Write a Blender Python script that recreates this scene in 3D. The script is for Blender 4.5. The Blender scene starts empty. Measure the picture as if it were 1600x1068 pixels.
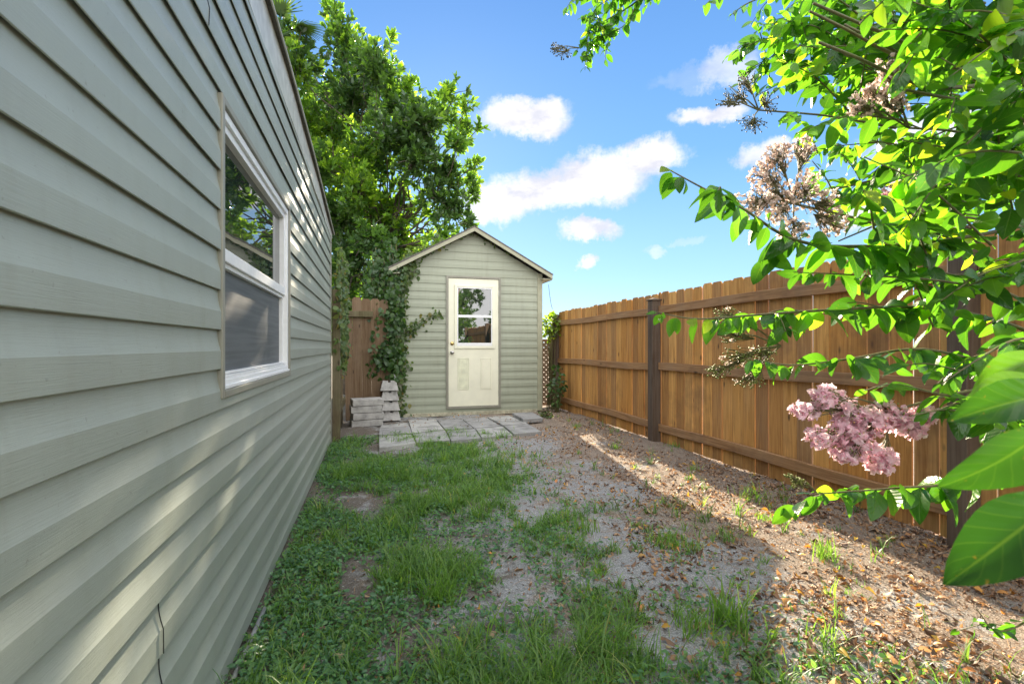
import bpy, math, random
import numpy as np
from mathutils import Vector, Matrix, Euler
C = bpy.context.scene
COL = C.collection
R = math.radians
rng = np.random.default_rng(11)
random.seed(5)

# ------------------------------------------------------------------ camera
TH = math.atan(217/755.0)
FPX = 755.0; HZ = 541.0; CAMZ = 1.15
cam_d = bpy.data.cameras.new('camera'); cam = bpy.data.objects.new('camera', cam_d); COL.objects.link(cam)
cam_d.sensor_width = 36; cam_d.lens = 36*FPX/1600
cam_d.shift_y = (HZ-534)/1600
cam_d.clip_start = 0.02; cam_d.clip_end = 2000
cam.location = (0, 0, CAMZ); cam.rotation_euler = (R(90), 0, -TH)
cam_d.dof.use_dof = True; cam_d.dof.focus_distance = 3.4; cam_d.dof.aperture_fstop = 9
C.camera = cam
FW = np.array([math.sin(TH), math.cos(TH), 0]); RT = np.array([math.cos(TH), -math.sin(TH), 0])
def at(px, py, zc):
    "point at photo pixel px,py and distance zc along the lens axis, metres"
    return np.array([0, 0, CAMZ]) + FW*zc + RT*((px-800)/FPX*zc) + np.array([0, 0, (HZ-py)/FPX*zc])
def gnd(px, py, z=0.0):
    return at(px, py, FPX*(CAMZ-z)/(py-HZ))

# ------------------------------------------------------------------ sun and sky
SUN_AZ = R(8.1); SUN_EL = R(22.8)
SD = Vector((math.sin(SUN_AZ)*math.cos(SUN_EL), math.cos(SUN_AZ)*math.cos(SUN_EL), math.sin(SUN_EL)))
sl = bpy.data.lights.new('sun', 'SUN'); sl.energy = 5.0; sl.angle = R(0.5); sl.color = (1.0, 0.84, 0.62)
so = bpy.data.objects.new('sun', sl); COL.objects.link(so); so.rotation_euler = SD.to_track_quat('Z', 'Y').to_euler()
C.view_settings.view_transform = 'Standard'; C.view_settings.look = 'None'
C.view_settings.exposure = 1.97; C.view_settings.gamma = 1

w = bpy.data.worlds.new('World'); C.world = w; w.use_nodes = True
NT = w.node_tree; NT.nodes.clear()
class G:
    "tiny node graph helper"
    def __init__(s, t): s.t = t
    def n(s, ty, **k):
        nd = s.t.nodes.new(ty)
        for a, b in k.items():
            setattr(nd, a, b)
        return nd
    def l(s, a, b): s.t.links.new(a, b)
    def setin(s, sock, v):
        if isinstance(v, bpy.types.NodeSocket): s.l(v, sock)
        elif v is not None: sock.default_value = v
    def m(s, op, a, b=None, c=None, clamp=False):
        nd = s.n('ShaderNodeMath', operation=op, use_clamp=clamp)
        s.setin(nd.inputs[0], a)
        if b is not None: s.setin(nd.inputs[1], b)
        if c is not None: s.setin(nd.inputs[2], c)
        return nd.outputs[0]
    def mix(s, f, a, b, mode='MIX'):
        nd = s.n('ShaderNodeMix', data_type='RGBA', blend_type=mode)
        s.setin(nd.inputs[0], f)
        s.setin(nd.inputs[6], a if isinstance(a, bpy.types.NodeSocket) else (*a[:3], 1))
        s.setin(nd.inputs[7], b if isinstance(b, bpy.types.NodeSocket) else (*b[:3], 1))
        return nd.outputs[2]
    def ramp(s, f, stops, interp='LINEAR'):
        nd = s.n('ShaderNodeValToRGB'); cr = nd.color_ramp; cr.interpolation = interp
        while len(cr.elements) < len(stops): cr.elements.new(0.5)
        for e, (p, c) in zip(cr.elements, stops):
            e.position = p; e.color = (*c[:3], 1) if hasattr(c, '__len__') else (c, c, c, 1)
        s.setin(nd.inputs[0], f); return nd.outputs[0]
    def noise(s, vec, scale, detail=3, rough=0.5, dist=0.0, dims='3D'):
        nd = s.n('ShaderNodeTexNoise', noise_dimensions=dims)
        if vec is not None: s.l(vec, nd.inputs['Vector'])
        nd.inputs['Scale'].default_value = scale; nd.inputs['Detail'].default_value = detail
        nd.inputs['Roughness'].default_value = rough; nd.inputs['Distortion'].default_value = dist
        return nd.outputs['Fac']
    def scaled(s, vec, sc, off=(0, 0, 0)):
        nd = s.n('ShaderNodeMapping'); s.l(vec, nd.inputs[0]); nd.inputs['Scale'].default_value = sc
        nd.inputs['Location'].default_value = off
        return nd.outputs[0]
g = G(NT)
tc = g.n('ShaderNodeTexCoord').outputs['Generated']
sky = g.n('ShaderNodeTexSky'); sky.sky_type = 'NISHITA'; sky.sun_disc = False
sky.sun_elevation = SUN_EL; sky.sun_rotation = SUN_AZ
sky.air_density = 1.0; sky.dust_density = 0.15; sky.ozone_density = 3.5; sky.altitude = 0
sep = g.n('ShaderNodeSeparateXYZ'); g.l(tc, sep.inputs[0])
az = g.m('ARCTAN2', sep.outputs[0], sep.outputs[1])
el = g.m('ARCSINE', sep.outputs[2])
wn1 = g.noise(tc, 10, 9, 0.68); wn2 = g.noise(g.scaled(tc, (1, 1, 1), (7, 3, 1)), 10, 9, 0.68)
azw = g.m('ADD', az, g.m('MULTIPLY', g.m('SUBTRACT', wn1, 0.5), 0.13))
elw = g.m('ADD', el, g.m('MULTIPLY', g.m('SUBTRACT', wn2, 0.5), 0.11))
def pix_azel(px, py):
    d = at(px, py, 1.0)-np.array([0, 0, CAMZ]); d /= np.linalg.norm(d)
    return math.atan2(d[0], d[1]), math.asin(d[2])
CLOUDS = [(818, 190, 72, 34, 1), (1005, 250, 62, 36, 1), (935, 282, 75, 40, 1), (850, 302, 95, 32, 1), (775, 322, 60, 30, 1),
          (920, 364, 52, 17, .95), (922, 409, 19, 12, .85), (1024, 393, 17, 9, .4), (1076, 377, 36, 8, .2), (1115, 181, 62, 21, .95),
          (1135, 100, 52, 28, .55), (1190, 245, 50, 26, .8), (1075, 120, 55, 16, .16), (1350, 330, 75, 34, .9), (1450, 210, 110, 40, .8),
          (250, 150, 130, 60, .8), (1900, 250, 160, 60, .8)]
mask = None
for (px, py, wx, wy, a) in CLOUDS:
    a0, e0 = pix_azel(px, py); a1, _ = pix_azel(px+wx, py); _, e1 = pix_azel(px, py-wy)
    da = g.m('DIVIDE', g.m('SUBTRACT', azw, a0), abs(a1-a0)); de = g.m('DIVIDE', g.m('SUBTRACT', elw, e0), abs(e1-e0))
    d = g.m('ADD', g.m('MULTIPLY', da, da), g.m('MULTIPLY', de, de))
    mr = g.n('ShaderNodeMapRange', interpolation_type='SMOOTHSTEP'); g.l(d, mr.inputs[0])
    mr.inputs[1].default_value = 1.45; mr.inputs[2].default_value = 0.2; mr.inputs[3].default_value = 0; mr.inputs[4].default_value = a
    mask = mr.outputs[0] if mask is None else g.m('MAXIMUM', mask, mr.outputs[0])
SKY_S = 0.15
bg = g.n('ShaderNodeBackground'); out = g.n('ShaderNodeOutputWorld')
hs = g.n('ShaderNodeHueSaturation'); g.l(sky.outputs[0], hs.inputs['Color']); hs.inputs['Saturation'].default_value = 1.0
grad = g.ramp(g.m('DIVIDE', el, 1.2), [(0, (1.0, 1.5, 1.9)), (.12, (.66, 1.22, 1.8)), (.3, (.33, .82, 1.6)), (.55, (.19, .54, 1.30)), (1, (.11, .36, 1.0))])
skyc = g.mix(.07, grad, hs.outputs[0])
# unseen bright cloud added overhead and behind the photographer to lift the shade
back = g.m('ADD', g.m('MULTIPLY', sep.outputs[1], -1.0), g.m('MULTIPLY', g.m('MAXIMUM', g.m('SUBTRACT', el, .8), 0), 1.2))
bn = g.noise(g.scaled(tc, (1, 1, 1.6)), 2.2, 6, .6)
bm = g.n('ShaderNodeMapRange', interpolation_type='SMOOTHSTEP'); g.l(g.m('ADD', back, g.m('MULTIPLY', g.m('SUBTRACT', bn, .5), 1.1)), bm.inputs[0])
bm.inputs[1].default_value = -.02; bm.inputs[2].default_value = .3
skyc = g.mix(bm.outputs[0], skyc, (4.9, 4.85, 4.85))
cn = g.noise(g.scaled(tc, (1, 1, 2.2), (2, 5, 1)), 11, 5, 0.6)
cc = g.ramp(cn, [(0.36, (1.45, 1.47, 1.65)), (0.58, (2.15, 2.08, 2.08))])
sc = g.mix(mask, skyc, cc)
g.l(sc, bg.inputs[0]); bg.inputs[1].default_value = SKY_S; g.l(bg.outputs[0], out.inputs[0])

# ------------------------------------------------------------------ mesh helpers
class MB:
    def __init__(s): s.v = []; s.f = []; s.n = 0
    def add(s, V, F):
        V = np.asarray(V, float).reshape(-1, 3)
        s.v.append(V); s.f += [tuple(int(i)+s.n for i in f) for f in F]; s.n += len(V); return s
    def box(s, a, b, M=None):
        x0, y0, z0 = a; x1, y1, z1 = b
        V = np.array([(x0,y0,z0),(x1,y0,z0),(x1,y1,z0),(x0,y1,z0),(x0,y0,z1),(x1,y0,z1),(x1,y1,z1),(x0,y1,z1)], float)
        if M is not None: V = V@np.array(M.to_3x3()).T+np.array(M.translation)
        return s.add(V, [(0,3,2,1),(4,5,6,7),(0,1,5,4),(1,2,6,5),(2,3,7,6),(3,0,4,7)])
    def prism(s, poly, h0, h1, fn=lambda x, y, h: (x, y, h)):
        n = len(poly); V = [fn(x, y, h0) for x, y in poly]+[fn(x, y, h1) for x, y in poly]
        return s.add(V, [tuple(range(n))[::-1], tuple(range(n, 2*n))]+[(i, (i+1) % n, n+(i+1) % n, n+i) for i in range(n)])
    def tube(s, pts, rad, k=6, cap=True):
        P = np.asarray(pts, float); n = len(P)
        rad = np.broadcast_to(np.asarray(rad, float), (n,))
        T = np.gradient(P, axis=0); T /= np.linalg.norm(T, axis=1)[:, None]+1e-9
        up = np.array([0, 0, 1.]) if abs(T[0][2]) < .9 else np.array([1., 0, 0])
        V = []
        A = np.cross(T[0], up); A /= np.linalg.norm(A)
        for i in range(n):
            A = A-T[i]*A.dot(T[i]); A /= np.linalg.norm(A)+1e-9; B = np.cross(T[i], A)
            for j in range(k):
                t = 2*math.pi*j/k; V.append(P[i]+rad[i]*(math.cos(t)*A+math.sin(t)*B))
        F = [(i*k+j, i*k+(j+1) % k, (i+1)*k+(j+1) % k, (i+1)*k+j) for i in range(n-1) for j in range(k)]
        if cap: F += [tuple(range(k))[::-1], tuple(range((n-1)*k, n*k))]
        return s.add(V, F)
    def lathe(s, prof, k=16, M=None):
        V = [(r*math.cos(2*math.pi*j/k), r*math.sin(2*math.pi*j/k), z) for r, z in prof for j in range(k)]
        V = np.array(V)
        if M is not None: V = V@np.array(M.to_3x3()).T+np.array(M.translation)
        n = len(prof)
        return s.add(V, [(i*k+j, i*k+(j+1) % k, (i+1)*k+(j+1) % k, (i+1)*k+j) for i in range(n-1) for j in range(k)]+[tuple(range(k))[::-1], tuple(range((n-1)*k, n*k))])
    def build(s, name, mat, parent=None, smooth=False, bevel=0):
        me = bpy.data.meshes.new(name); me.from_pydata(np.concatenate(s.v).tolist(), [], s.f)
        return link(name, me, mat, parent, smooth, bevel)
def link(name, me, mat, parent, smooth=False, bevel=0):
    me.materials.append(mat)
    if smooth: me.polygons.foreach_set('use_smooth', np.ones(len(me.polygons), bool))
    me.validate(); me.update()
    o = bpy.data.objects.new(name, me); COL.objects.link(o)
    if parent is not None:
        o.parent = parent; o.location = -Vector(parent.get('org', (0, 0, 0)))
    if bevel:
        b = o.modifiers.new('bevel', 'BEVEL'); b.width = bevel; b.segments = 2; b.limit_method = 'ANGLE'
    return o
def tag(o, label=None, cat=None, group=None, kind=None):
    if label: o['label'] = label
    if cat: o['category'] = cat
    if group: o['group'] = group
    if kind: o['kind'] = kind
    return o
def thing(name, label, cat, org=(0, 0, 0), group=None):
    "Empty at the base of a thing; its parts are modelled in world coordinates"
    o = bpy.data.objects.new(name, None); COL.objects.link(o); o.empty_display_size = .2
    o.location = org; o['org'] = [float(c) for c in org]
    return tag(o, label, cat, group)
def sub(o):
    "lets a part carry sub-parts modelled in world coordinates"
    return o
def child(mb, name, mat, part, smooth=False, bevel=0):
    "a sub-part under a part (part's parent offset already places world coordinates)"
    o = mb.build(name, mat, None, smooth, bevel); o.parent = part; return o

def frames(D, N):
    "rotation matrices whose y axis is D and z axis near N (rows=instances)"
    D = D/np.linalg.norm(D, axis=1)[:, None]
    X = np.cross(D, N); X /= np.linalg.norm(X, axis=1)[:, None]+1e-9
    Z = np.cross(X, D)
    return np.stack([X, D, Z], axis=2)
def scatter(name, tv, tf, M, T, S, mat, parent=None, uv=None, rnd=None, smooth=True):
    "many copies of a small leaf/petal mesh merged into one mesh"
    N = len(T); n = len(tv); S = np.asarray(S, float)
    if S.ndim == 1: S = np.repeat(S[:, None], 3, 1)
    V = np.einsum('nij,nkj->nki', M, tv[None]*S[:, None, :])+T[:, None, :]
    F = (np.asarray(tf)[None]+(np.arange(N)*n)[:, None, None]).reshape(-1, len(tf[0]))
    me = bpy.data.meshes.new(name)
    me.from_pydata(V.reshape(-1, 3).tolist(), [], F.tolist())
    if rnd is None: rnd = rng.random(N)
    a = me.attributes.new('rnd', 'FLOAT', 'POINT'); a.data.foreach_set('value', np.repeat(rnd, n).astype(np.float32))
    if uv is not None:
        for q, nm in enumerate(('lu', 'lv')):
            a = me.attributes.new(nm, 'FLOAT', 'POINT'); a.data.foreach_set('value', np.tile(uv[:, q], N).astype(np.float32))
    return link(name, me, mat, parent, smooth)
def leaf_template(nl=7, nw=4, width=.5, fold=.25, curl=.25, shape='ovate', wavy=0.0):
    "unit-length leaf along +y, faces up +z"
    V = []; U = []
    for i in range(nl+1):
        t = i/nl
        if shape == 'ovate': hw = width/2*(math.sin(math.pi*t**.84)**.72 if 0 < t < 1 else 0)
        elif shape == 'oblong': hw = width/2*(math.sin(math.pi*t**1.15)**.7 if 0 < t < 1 else 0)
        else: hw = width/2*(1-t)**.6
        hw = max(hw, .012)
        for j in range(nw+1):
            s_ = j/nw*2-1
            z = abs(s_)*hw*fold - curl*t*t + wavy*math.sin(t*9+s_*2)*abs(s_)*.5
            V.append((s_*hw, t-.12*curl*t*t, z)); U.append((t, s_))
    F = [(i*(nw+1)+j, i*(nw+1)+j+1, (i+1)*(nw+1)+j+1, (i+1)*(nw+1)+j) for i in range(nl) for j in range(nw)]
    return np.array(V), F, np.array(U)
def blades(name, base, azm, length, width, bend, mat, parent=None, seg=4, lean=None, rnd=None, colz=None):
    "grass-like blades: base (N,3)"
    N = len(base); t = np.linspace(0, 1, seg+1)
    lean = np.full(N, .25) if lean is None else lean
    ang = lean[:, None]+bend[:, None]*t[None]**1.2         # angle from vertical
    dl = length[:, None]/seg
    r = np.concatenate([np.zeros((N, 1)), np.cumsum(np.sin(ang[:, :-1])*dl, 1)], 1)
    z = np.concatenate([np.zeros((N, 1)), np.cumsum(np.cos(ang[:, :-1])*dl, 1)], 1)
    z = np.maximum(z, -.0+0.004)
    cx, sx = np.cos(azm), np.sin(azm)
    P = np.stack([base[:, 0:1]+r*cx[:, None], base[:, 1:2]+r*sx[:, None], base[:, 2:3]+z], 2)
    wd = width[:, None]*np.clip(1.05-t[None]**2.2, .06, 1)*.5
    tw = azm+rng.normal(0, .5, N)
    W = np.stack([-np.sin(tw)[:, None]*wd, np.cos(tw)[:, None]*wd, np.zeros_like(wd)], 2)
    V = np.stack([P-W, P+W], 2).reshape(N, -1, 3)
    n = 2*(seg+1)
    f = np.array([(2*i, 2*i+1, 2*i+3, 2*i+2) for i in range(seg)])
    F = (f[None]+(np.arange(N)*n)[:, None, None]).reshape(-1, 4)
    me = bpy.data.meshes.new(name); me.from_pydata(V.reshape(-1, 3).tolist(), [], F.tolist())
    rnd = rng.random(N) if rnd is None else rnd
    a = me.attributes.new('rnd', 'FLOAT', 'POINT'); a.data.foreach_set('value', np.repeat(rnd, n).astype(np.float32))
    return link(name, me, mat, parent, True)

# ------------------------------------------------------------------ materials
def mat(name):
    m = bpy.data.materials.new(name); m.use_nodes = True
    t = m.node_tree; p = t.nodes['Principled BSDF']; return m, G(t), p
def bump(g, p, h, strength=.3, dist=.005):
    b = g.n('ShaderNodeBump'); b.inputs['Strength'].default_value = strength; b.inputs['Distance'].default_value = dist
    g.l(h, b.inputs['Height']); g.l(b.outputs[0], p.inputs['Normal'])
def plain(name, col, rough=.5, metal=0, spec=.5, var=.15, vs=30, bmp=.1):
    m, g, p = mat(name); o = g.n('ShaderNodeTexCoord').outputs['Object']
    n = g.noise(o, vs, 4, .6)
    c2 = tuple(c*(1-var) for c in col); c1 = tuple(min(1, c*(1+var)) for c in col)
    g.l(g.ramp(n, [(.3, c2), (.7, c1)]), p.inputs['Base Color'])
    p.inputs['Roughness'].default_value = rough; p.inputs['Metallic'].default_value = metal
    p.inputs['Specular IOR Level'].default_value = spec
    if bmp: bump(g, p, g.noise(o, vs*3, 3), bmp, .003)
    return m
def vinyl(name, col, horiz, rough=.42):
    m, g, p = mat(name); o = g.n('ShaderNodeTexCoord').outputs['Object']
    sc = (6, 9, 330) if horiz == 'y' else (9, 6, 330)
    grain = g.noise(g.scaled(o, sc), 1, 4, .65, .6)
    big = g.noise(o, 1.7, 4, .6); streak = g.noise(g.scaled(o, (4, 4, .5)), 3, 4, .6)
    c = g.mix(g.ramp(big, [(.3, 0), (.75, 1)]), tuple(x*.9 for x in col), tuple(min(1, x*1.06) for x in col))
    c = g.mix(g.m('MULTIPLY', g.ramp(streak, [(.5, 0), (.8, 1)]), .28), c, (.20, .20, .14))
    spots = g.noise(o, 75, 2, .5)
    c = g.mix(g.m('MULTIPLY', g.ramp(spots, [(.70, 0), (.76, 1)]), .35), c, (.12, .11, .08))
    g.l(c, p.inputs['Base Color'])
    p.inputs['Roughness'].default_value = rough
    g.l(g.m('ADD', g.m('MULTIPLY', big, .2), rough-.1), p.inputs['Roughness'])
    bump(g, p, g.m('ADD', grain, g.m('MULTIPLY', g.noise(o, 2.2, 2), 1.5)), .36, .002)
    return m
def wood(name, cols, rough=.75, grey=.3, dirt=(.05, .03, .02), isl=True, axis='z'):
    m, g, p = mat(name); o = g.n('ShaderNodeTexCoord').outputs['Object']
    geo = g.n('ShaderNodeNewGeometry'); ri = geo.outputs['Random Per Island']
    off = g.n('ShaderNodeCombineXYZ'); g.l(g.m('MULTIPLY', ri, 37), off.inputs[0]); g.l(g.m('MULTIPLY', ri, 91), off.inputs[1]); g.l(g.m('MULTIPLY', ri, 53), off.inputs[2])
    va = g.n('ShaderNodeVectorMath', operation='ADD'); g.l(o, va.inputs[0]); g.l(off.outputs[0], va.inputs[1]); v = va.outputs[0]
    st = {'z': (38, 38, 1.6), 'y': (38, 1.6, 38), 'x': (1.6, 38, 38)}[axis]
    gr = g.noise(g.scaled(v, st), 1, 5, .62, 1.3)
    fine = g.noise(g.scaled(v, tuple(q*4 for q in st)), 1, 3, .6)
    kn = g.n('ShaderNodeTexVoronoi'); kn.inputs['Scale'].default_value = 1.0
    g.l(g.scaled(v, (7, 7, 2.6) if axis == 'z' else (7, 2.6, 7)), kn.inputs['Vector'])
    base = g.ramp(ri, [(i/(len(cols)-1), c) for i, c in enumerate(cols)])
    c = g.mix(g.ramp(gr, [(.3, 0), (.72, 1)]), g.mix(1, base, (.5, .42, .36), 'MULTIPLY'), base)
    c = g.mix(g.m('MULTIPLY', g.ramp(g.noise(g.scaled(v, (2, 2, .9)), 1.5, 4, .6), [(.45, 0), (.75, 1)]), grey), c, (.24, .19, .14))
    c = g.mix(g.m('MULTIPLY', g.ramp(kn.outputs['Distance'], [(.05, 1), (.11, 0)]), .85), c, dirt)
    c = g.mix(g.m('MULTIPLY', g.ramp(g.noise(o, 1.1, 5, .7), [(.52, 0), (.72, 1)]), .6), c, tuple(x*1.8 for x in dirt))
    g.l(c, p.inputs['Base Color']); p.inputs['Roughness'].default_value = rough; p.inputs['Specular IOR Level'].default_value = .25
    bump(g, p, g.m('ADD', gr, g.m('MULTIPLY', fine, .5)), .4, .004)
    return m
def leafmat(name, stops, trans=.45, rough=.38, tcol=None, veins=False, spec=.5):
    m, g, p = mat(name)
    r = g.n('ShaderNodeAttribute', attribute_name='rnd').outputs['Fac']
    o = g.n('ShaderNodeTexCoord').outputs['Object']
    c = g.ramp(r, stops)
    c = g.mix(g.m('MULTIPLY', g.noise(o, 40, 3), .35), c, g.mix(1, c, (.55, .6, .5), 'MULTIPLY'))
    if veins:
        u = g.n('ShaderNodeAttribute', attribute_name='lu').outputs['Fac']; v = g.n('ShaderNodeAttribute', attribute_name='lv').outputs['Fac']
        av = g.m('ABSOLUTE', v)
        ph = g.m('SUBTRACT', g.m('MULTIPLY', u, 7.0), g.m('MULTIPLY', g.m('POWER', av, .8), 1.9))
        fr = g.m('ABSOLUTE', g.m('SUBTRACT', g.m('FRACT', ph), .5))
        side = g.ramp(fr, [(0, 1), (.03, .6), (.08, 0)])
        mid = g.ramp(av, [(0, 1), (.03, .9), (.06, 0)])
        vv = g.m('MAXIMUM', g.m('MULTIPLY', side, .45), mid)
        c = g.mix(g.m('MULTIPLY', vv, .25), c, g.mix(.6, c, (.28, .42, .10)))
        bump(g, p, g.m('ADD', g.m('MULTIPLY', fr, -1.0), g.m('MULTIPLY', mid, -.6)), .35, .002)
    if veins: c = g.mix(g.m('MULTIPLY', g.ramp(g.noise(o, 150, 2), [(.70, 0), (.76, 1)]), .6), c, (.20, .12, .04))
    g.l(c, p.inputs['Base Color']); p.inputs['Roughness'].default_value = rough; p.inputs['Specular IOR Level'].default_value = spec
    tr = g.n('ShaderNodeBsdfTranslucent'); tf_ = g.m('ADD', g.m('MULTIPLY', r, .5), trans-.25, clamp=True)
    tcl = g.mix(1, c, tcol or (1.9, 2.1, .7), 'MULTIPLY')
    g.l(tcl, tr.inputs[0])
    mx = g.n('ShaderNodeMixShader'); g.l(tf_, mx.inputs[0])
    g.l(p.outputs[0], mx.inputs[1]); g.l(tr.outputs[0], mx.inputs[2])
    ou = [n for n in g.t.nodes if n.type == 'OUTPUT_MATERIAL'][0]; g.l(mx.outputs[0], ou.inputs[0])
    return m
M = {}
M['siding'] = vinyl('house_vinyl', (.305, .338, .298), 'y', .40)
M['shed_siding'] = vinyl('shed_vinyl', (.325, .352, .27), 'x', .5)
M['trim'] = plain('tan_trim', (.25, .245, .20), .45, var=.12, vs=9)
M['shed_trim'] = plain('shed_trim', (.33, .33, .235), .5, var=.12, vs=9)
M['fascia'] = plain('painted_fascia', (.44, .45, .41), .4, var=.2, vs=12)
M['white'] = plain('white_vinyl_frame', (.78, .79, .80), .35, var=.04)
M['cream'] = plain('cream_door_paint', (.76, .75, .60), .4, var=.07, vs=3)
M['creamdirt'] = plain('mildewed_cream_paint', (.66, .67, .50), .5, var=.15, vs=9)
M['dark'] = plain('dark_inside', (.012, .012, .012), .9, bmp=0)
M['shingle'] = plain('roof_shingle', (.12, .11, .10), .9, var=.35, vs=40, bmp=.6)
M['sill'] = plain('weathered_sill', (.40, .38, .28), .7, var=.35, vs=18)
M['brass'] = plain('brass', (.62, .45, .18), .3, 1, bmp=0); M['steel'] = plain('satin_steel', (.45, .44, .42), .3, 1, bmp=0)
M['black'] = plain('black_rubber', (.015, .015, .015), .5, bmp=0)
M['pvc'] = plain('grey_pvc', (.25, .25, .24), .5)
def glass(name, tint, ior):
    m, g, p = mat(name); o = g.n('ShaderNodeTexCoord').outputs['Object']
    p.inputs['Base Color'].default_value = (*tint, 1); p.inputs['Roughness'].default_value = .015
    p.inputs['IOR'].default_value = ior
    bump(g, p, g.noise(o, 2.5, 2), .05, .01)
    return m
M['glass'] = glass('window_glass', (.012, .02, .02), 1.9)
M['doorglass'] = glass('door_glass', (.012, .016, .014), 2.6)
m, g, p = mat('insect_screen'); o = g.n('ShaderNodeTexCoord').outputs['Object']
g.l(g.ramp(g.noise(g.scaled(o, (1, 1, 30)), 2, 2), [(.4, (.075, .085, .09)), (.6, (.11, .12, .125))]), p.inputs['Base Color']); p.inputs['Roughness'].default_value = .55
wv = g.n('ShaderNodeTexWave'); wv.inputs['Scale'].default_value = 150; wv.bands_direction = 'Z'; g.l(o, wv.inputs[0]); bump(g, p, wv.outputs['Fac'], .25, .001)
M['screen'] = m
M['picket'] = wood('cedar_picket', [(.60, .28, .07), (.80, .45, .14), (.38, .18, .06), (.84, .47, .15), (.48, .27, .11), (.68, .33, .08)], grey=.28)
M['rail'] = wood('cedar_rail', [(.40, .23, .11), (.50, .30, .15)], grey=.35, axis='y')
M['railx'] = wood('cedar_rail_cross', [(.25, .14, .07), (.32, .18, .09)], grey=.45, axis='x')
M['post'] = wood('stained_post', [(.13, .10, .08), (.17, .13, .10)], grey=.3)
M['oldwood'] = wood('old_fence_wood', [(.22, .155, .095), (.27, .19, .12), (.20, .14, .085)], grey=.4)
M['greenwood'] = wood('mossy_fence_wood', [(.13, .13, .07), (.18, .16, .09), (.22, .17, .10)], grey=.4)
m, g, p = mat('concrete'); o = g.n('ShaderNodeTexCoord').outputs['Object']
c = g.ramp(g.noise(o, 6, 6, .65), [(.3, (.17, .17, .16)), (.5, (.33, .33, .32)), (.7, (.44, .44, .42))])
c = g.mix(g.ramp(g.noise(o, 120, 2), [(.62, 0), (.72, .6)]), c, (.10, .10, .09))
rv = g.n('ShaderNodeObjectInfo').outputs['Random']; c = g.mix(1, c, g.ramp(rv, [(0, (.72, .72, .74)), (1, (1.1, 1.1, 1.08))]), 'MULTIPLY')
g.l(c, p.inputs['Base Color']); p.inputs['Roughness'].default_value = .9; bump(g, p, g.noise(o, 90, 4), .5, .004); M['concrete'] = m
m, g, p = mat('block_concrete'); o = g.n('ShaderNodeTexCoord').outputs['Object']
c = g.ramp(g.noise(o, 9, 6, .65), [(.3, (.21, .205, .195)), (.5, (.36, .355, .34)), (.7, (.48, .47, .45))])
g.l(c, p.inputs['Base Color']); p.inputs['Roughness'].default_value = .95; bump(g, p, g.noise(o, 70, 4), .8, .006); M['block'] = m
# soil: grey sand, brown patches of rotting litter, dark soil with painted shade
m, g, p = mat('sandy_soil'); o = g.n('ShaderNodeTexCoord').outputs['Object']
sp = g.n('ShaderNodeSeparateXYZ'); g.l(o, sp.inputs[0])
n1 = g.noise(o, 1.6, 6, .62); n2 = g.noise(o, 14, 5, .7); n3 = g.noise(o, 140, 3, .7); n4 = g.noise(o, 420, 2, .6)
sand = g.ramp(n3, [(.30, (.145, .147, .145)), (.5, (.285, .29, .29)), (.70, (.48, .485, .48))])
brown = g.ramp(n3, [(.30, (.08, .052, .032)), (.5, (.22, .16, .11)), (.70, (.48, .39, .30))])
bx = g.m('ADD', g.m('MULTIPLY', g.m('SUBTRACT', sp.outputs[0], 1.6), .55, clamp=True), g.m('MULTIPLY', g.m('SUBTRACT', n1, .47), 2.3))
bf = g.m('ADD', bx, g.m('MULTIPLY', g.m('SUBTRACT', n2, .5), 1.5))
c = g.mix(g.ramp(bf, [(.12, 0), (.42, .8)]), sand, brown)
soil_shade = g.m('ADD', g.m('MULTIPLY', g.m('SUBTRACT', 1.25, sp.outputs[0]), .5, clamp=True), g.m('MULTIPLY', g.m('SUBTRACT', g.noise(g.scaled(o, (1, 1, 1), (5, 2, 0)), 5, 6, .7), .5), 2.6))
c = g.mix(g.ramp(soil_shade, [(.30, 0), (.62, .85)]), c, g.ramp(n3, [(.3, (.045, .035, .025)), (.7, (.19, .155, .12))]))  # dark brown soil, darkened also for the shade between grass blades
c = g.mix(g.ramp(n4, [(.56, 0), (.7, .6)]), c, (.06, .05, .035))
c = g.mix(g.ramp(g.noise(o, 60, 2), [(.66, 0), (.72, .7)]), c, (.62, .60, .56))
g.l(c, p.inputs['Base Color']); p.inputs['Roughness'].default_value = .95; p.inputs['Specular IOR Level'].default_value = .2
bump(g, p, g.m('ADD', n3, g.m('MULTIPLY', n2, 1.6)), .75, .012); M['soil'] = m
GREENS = [(0, (.035, .085, .02)), (.35, (.06, .14, .03)), (.7, (.09, .19, .035)), (1, (.15, .27, .05))]
M['grass'] = leafmat('grass_blade', [(0, (.06, .13, .03)), (.5, (.13, .25, .055)), (.86, (.24, .38, .09)), (.93, (.36, .38, .16)), (1, (.48, .42, .26))], .42, .45, (1.7, 1.9, .6))
M['cover'] = leafmat('ground_cover_leaf', [(0, (.045, .12, .05)), (.5, (.09, .21, .085)), (.9, (.17, .33, .12)), (1, (.20, .26, .07))], .3, .45)
M['litter'] = leafmat('dead_leaf', [(0, (.07, .04, .025)), (.3, (.19, .10, .055)), (.6, (.35, .20, .11)), (.8, (.50, .33, .20)), (.93, (.66, .50, .38)), (.96, (.60, .28, .05)), (1, (.66, .42, .06))], .15, .6, (1.4, 1.1, .7))
M['bright_litter'] = leafmat('fallen_yellow_leaf', [(0, (.55, .20, .05)), (.4, (.62, .32, .06)), (.8, (.68, .48, .08)), (1, (.55, .30, .16))], .25, .5, (1.3, 1.1, .7))
M['myrtle'] = leafmat('crape_myrtle_leaf', [(0, (.022, .075, .020)), (.4, (.040, .120, .024)), (.75, (.075, .185, .030)), (.95, (.14, .29, .04)), (1, (.36, .34, .05))], .5, .27, (2.5, 2.7, .6), True)
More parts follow.
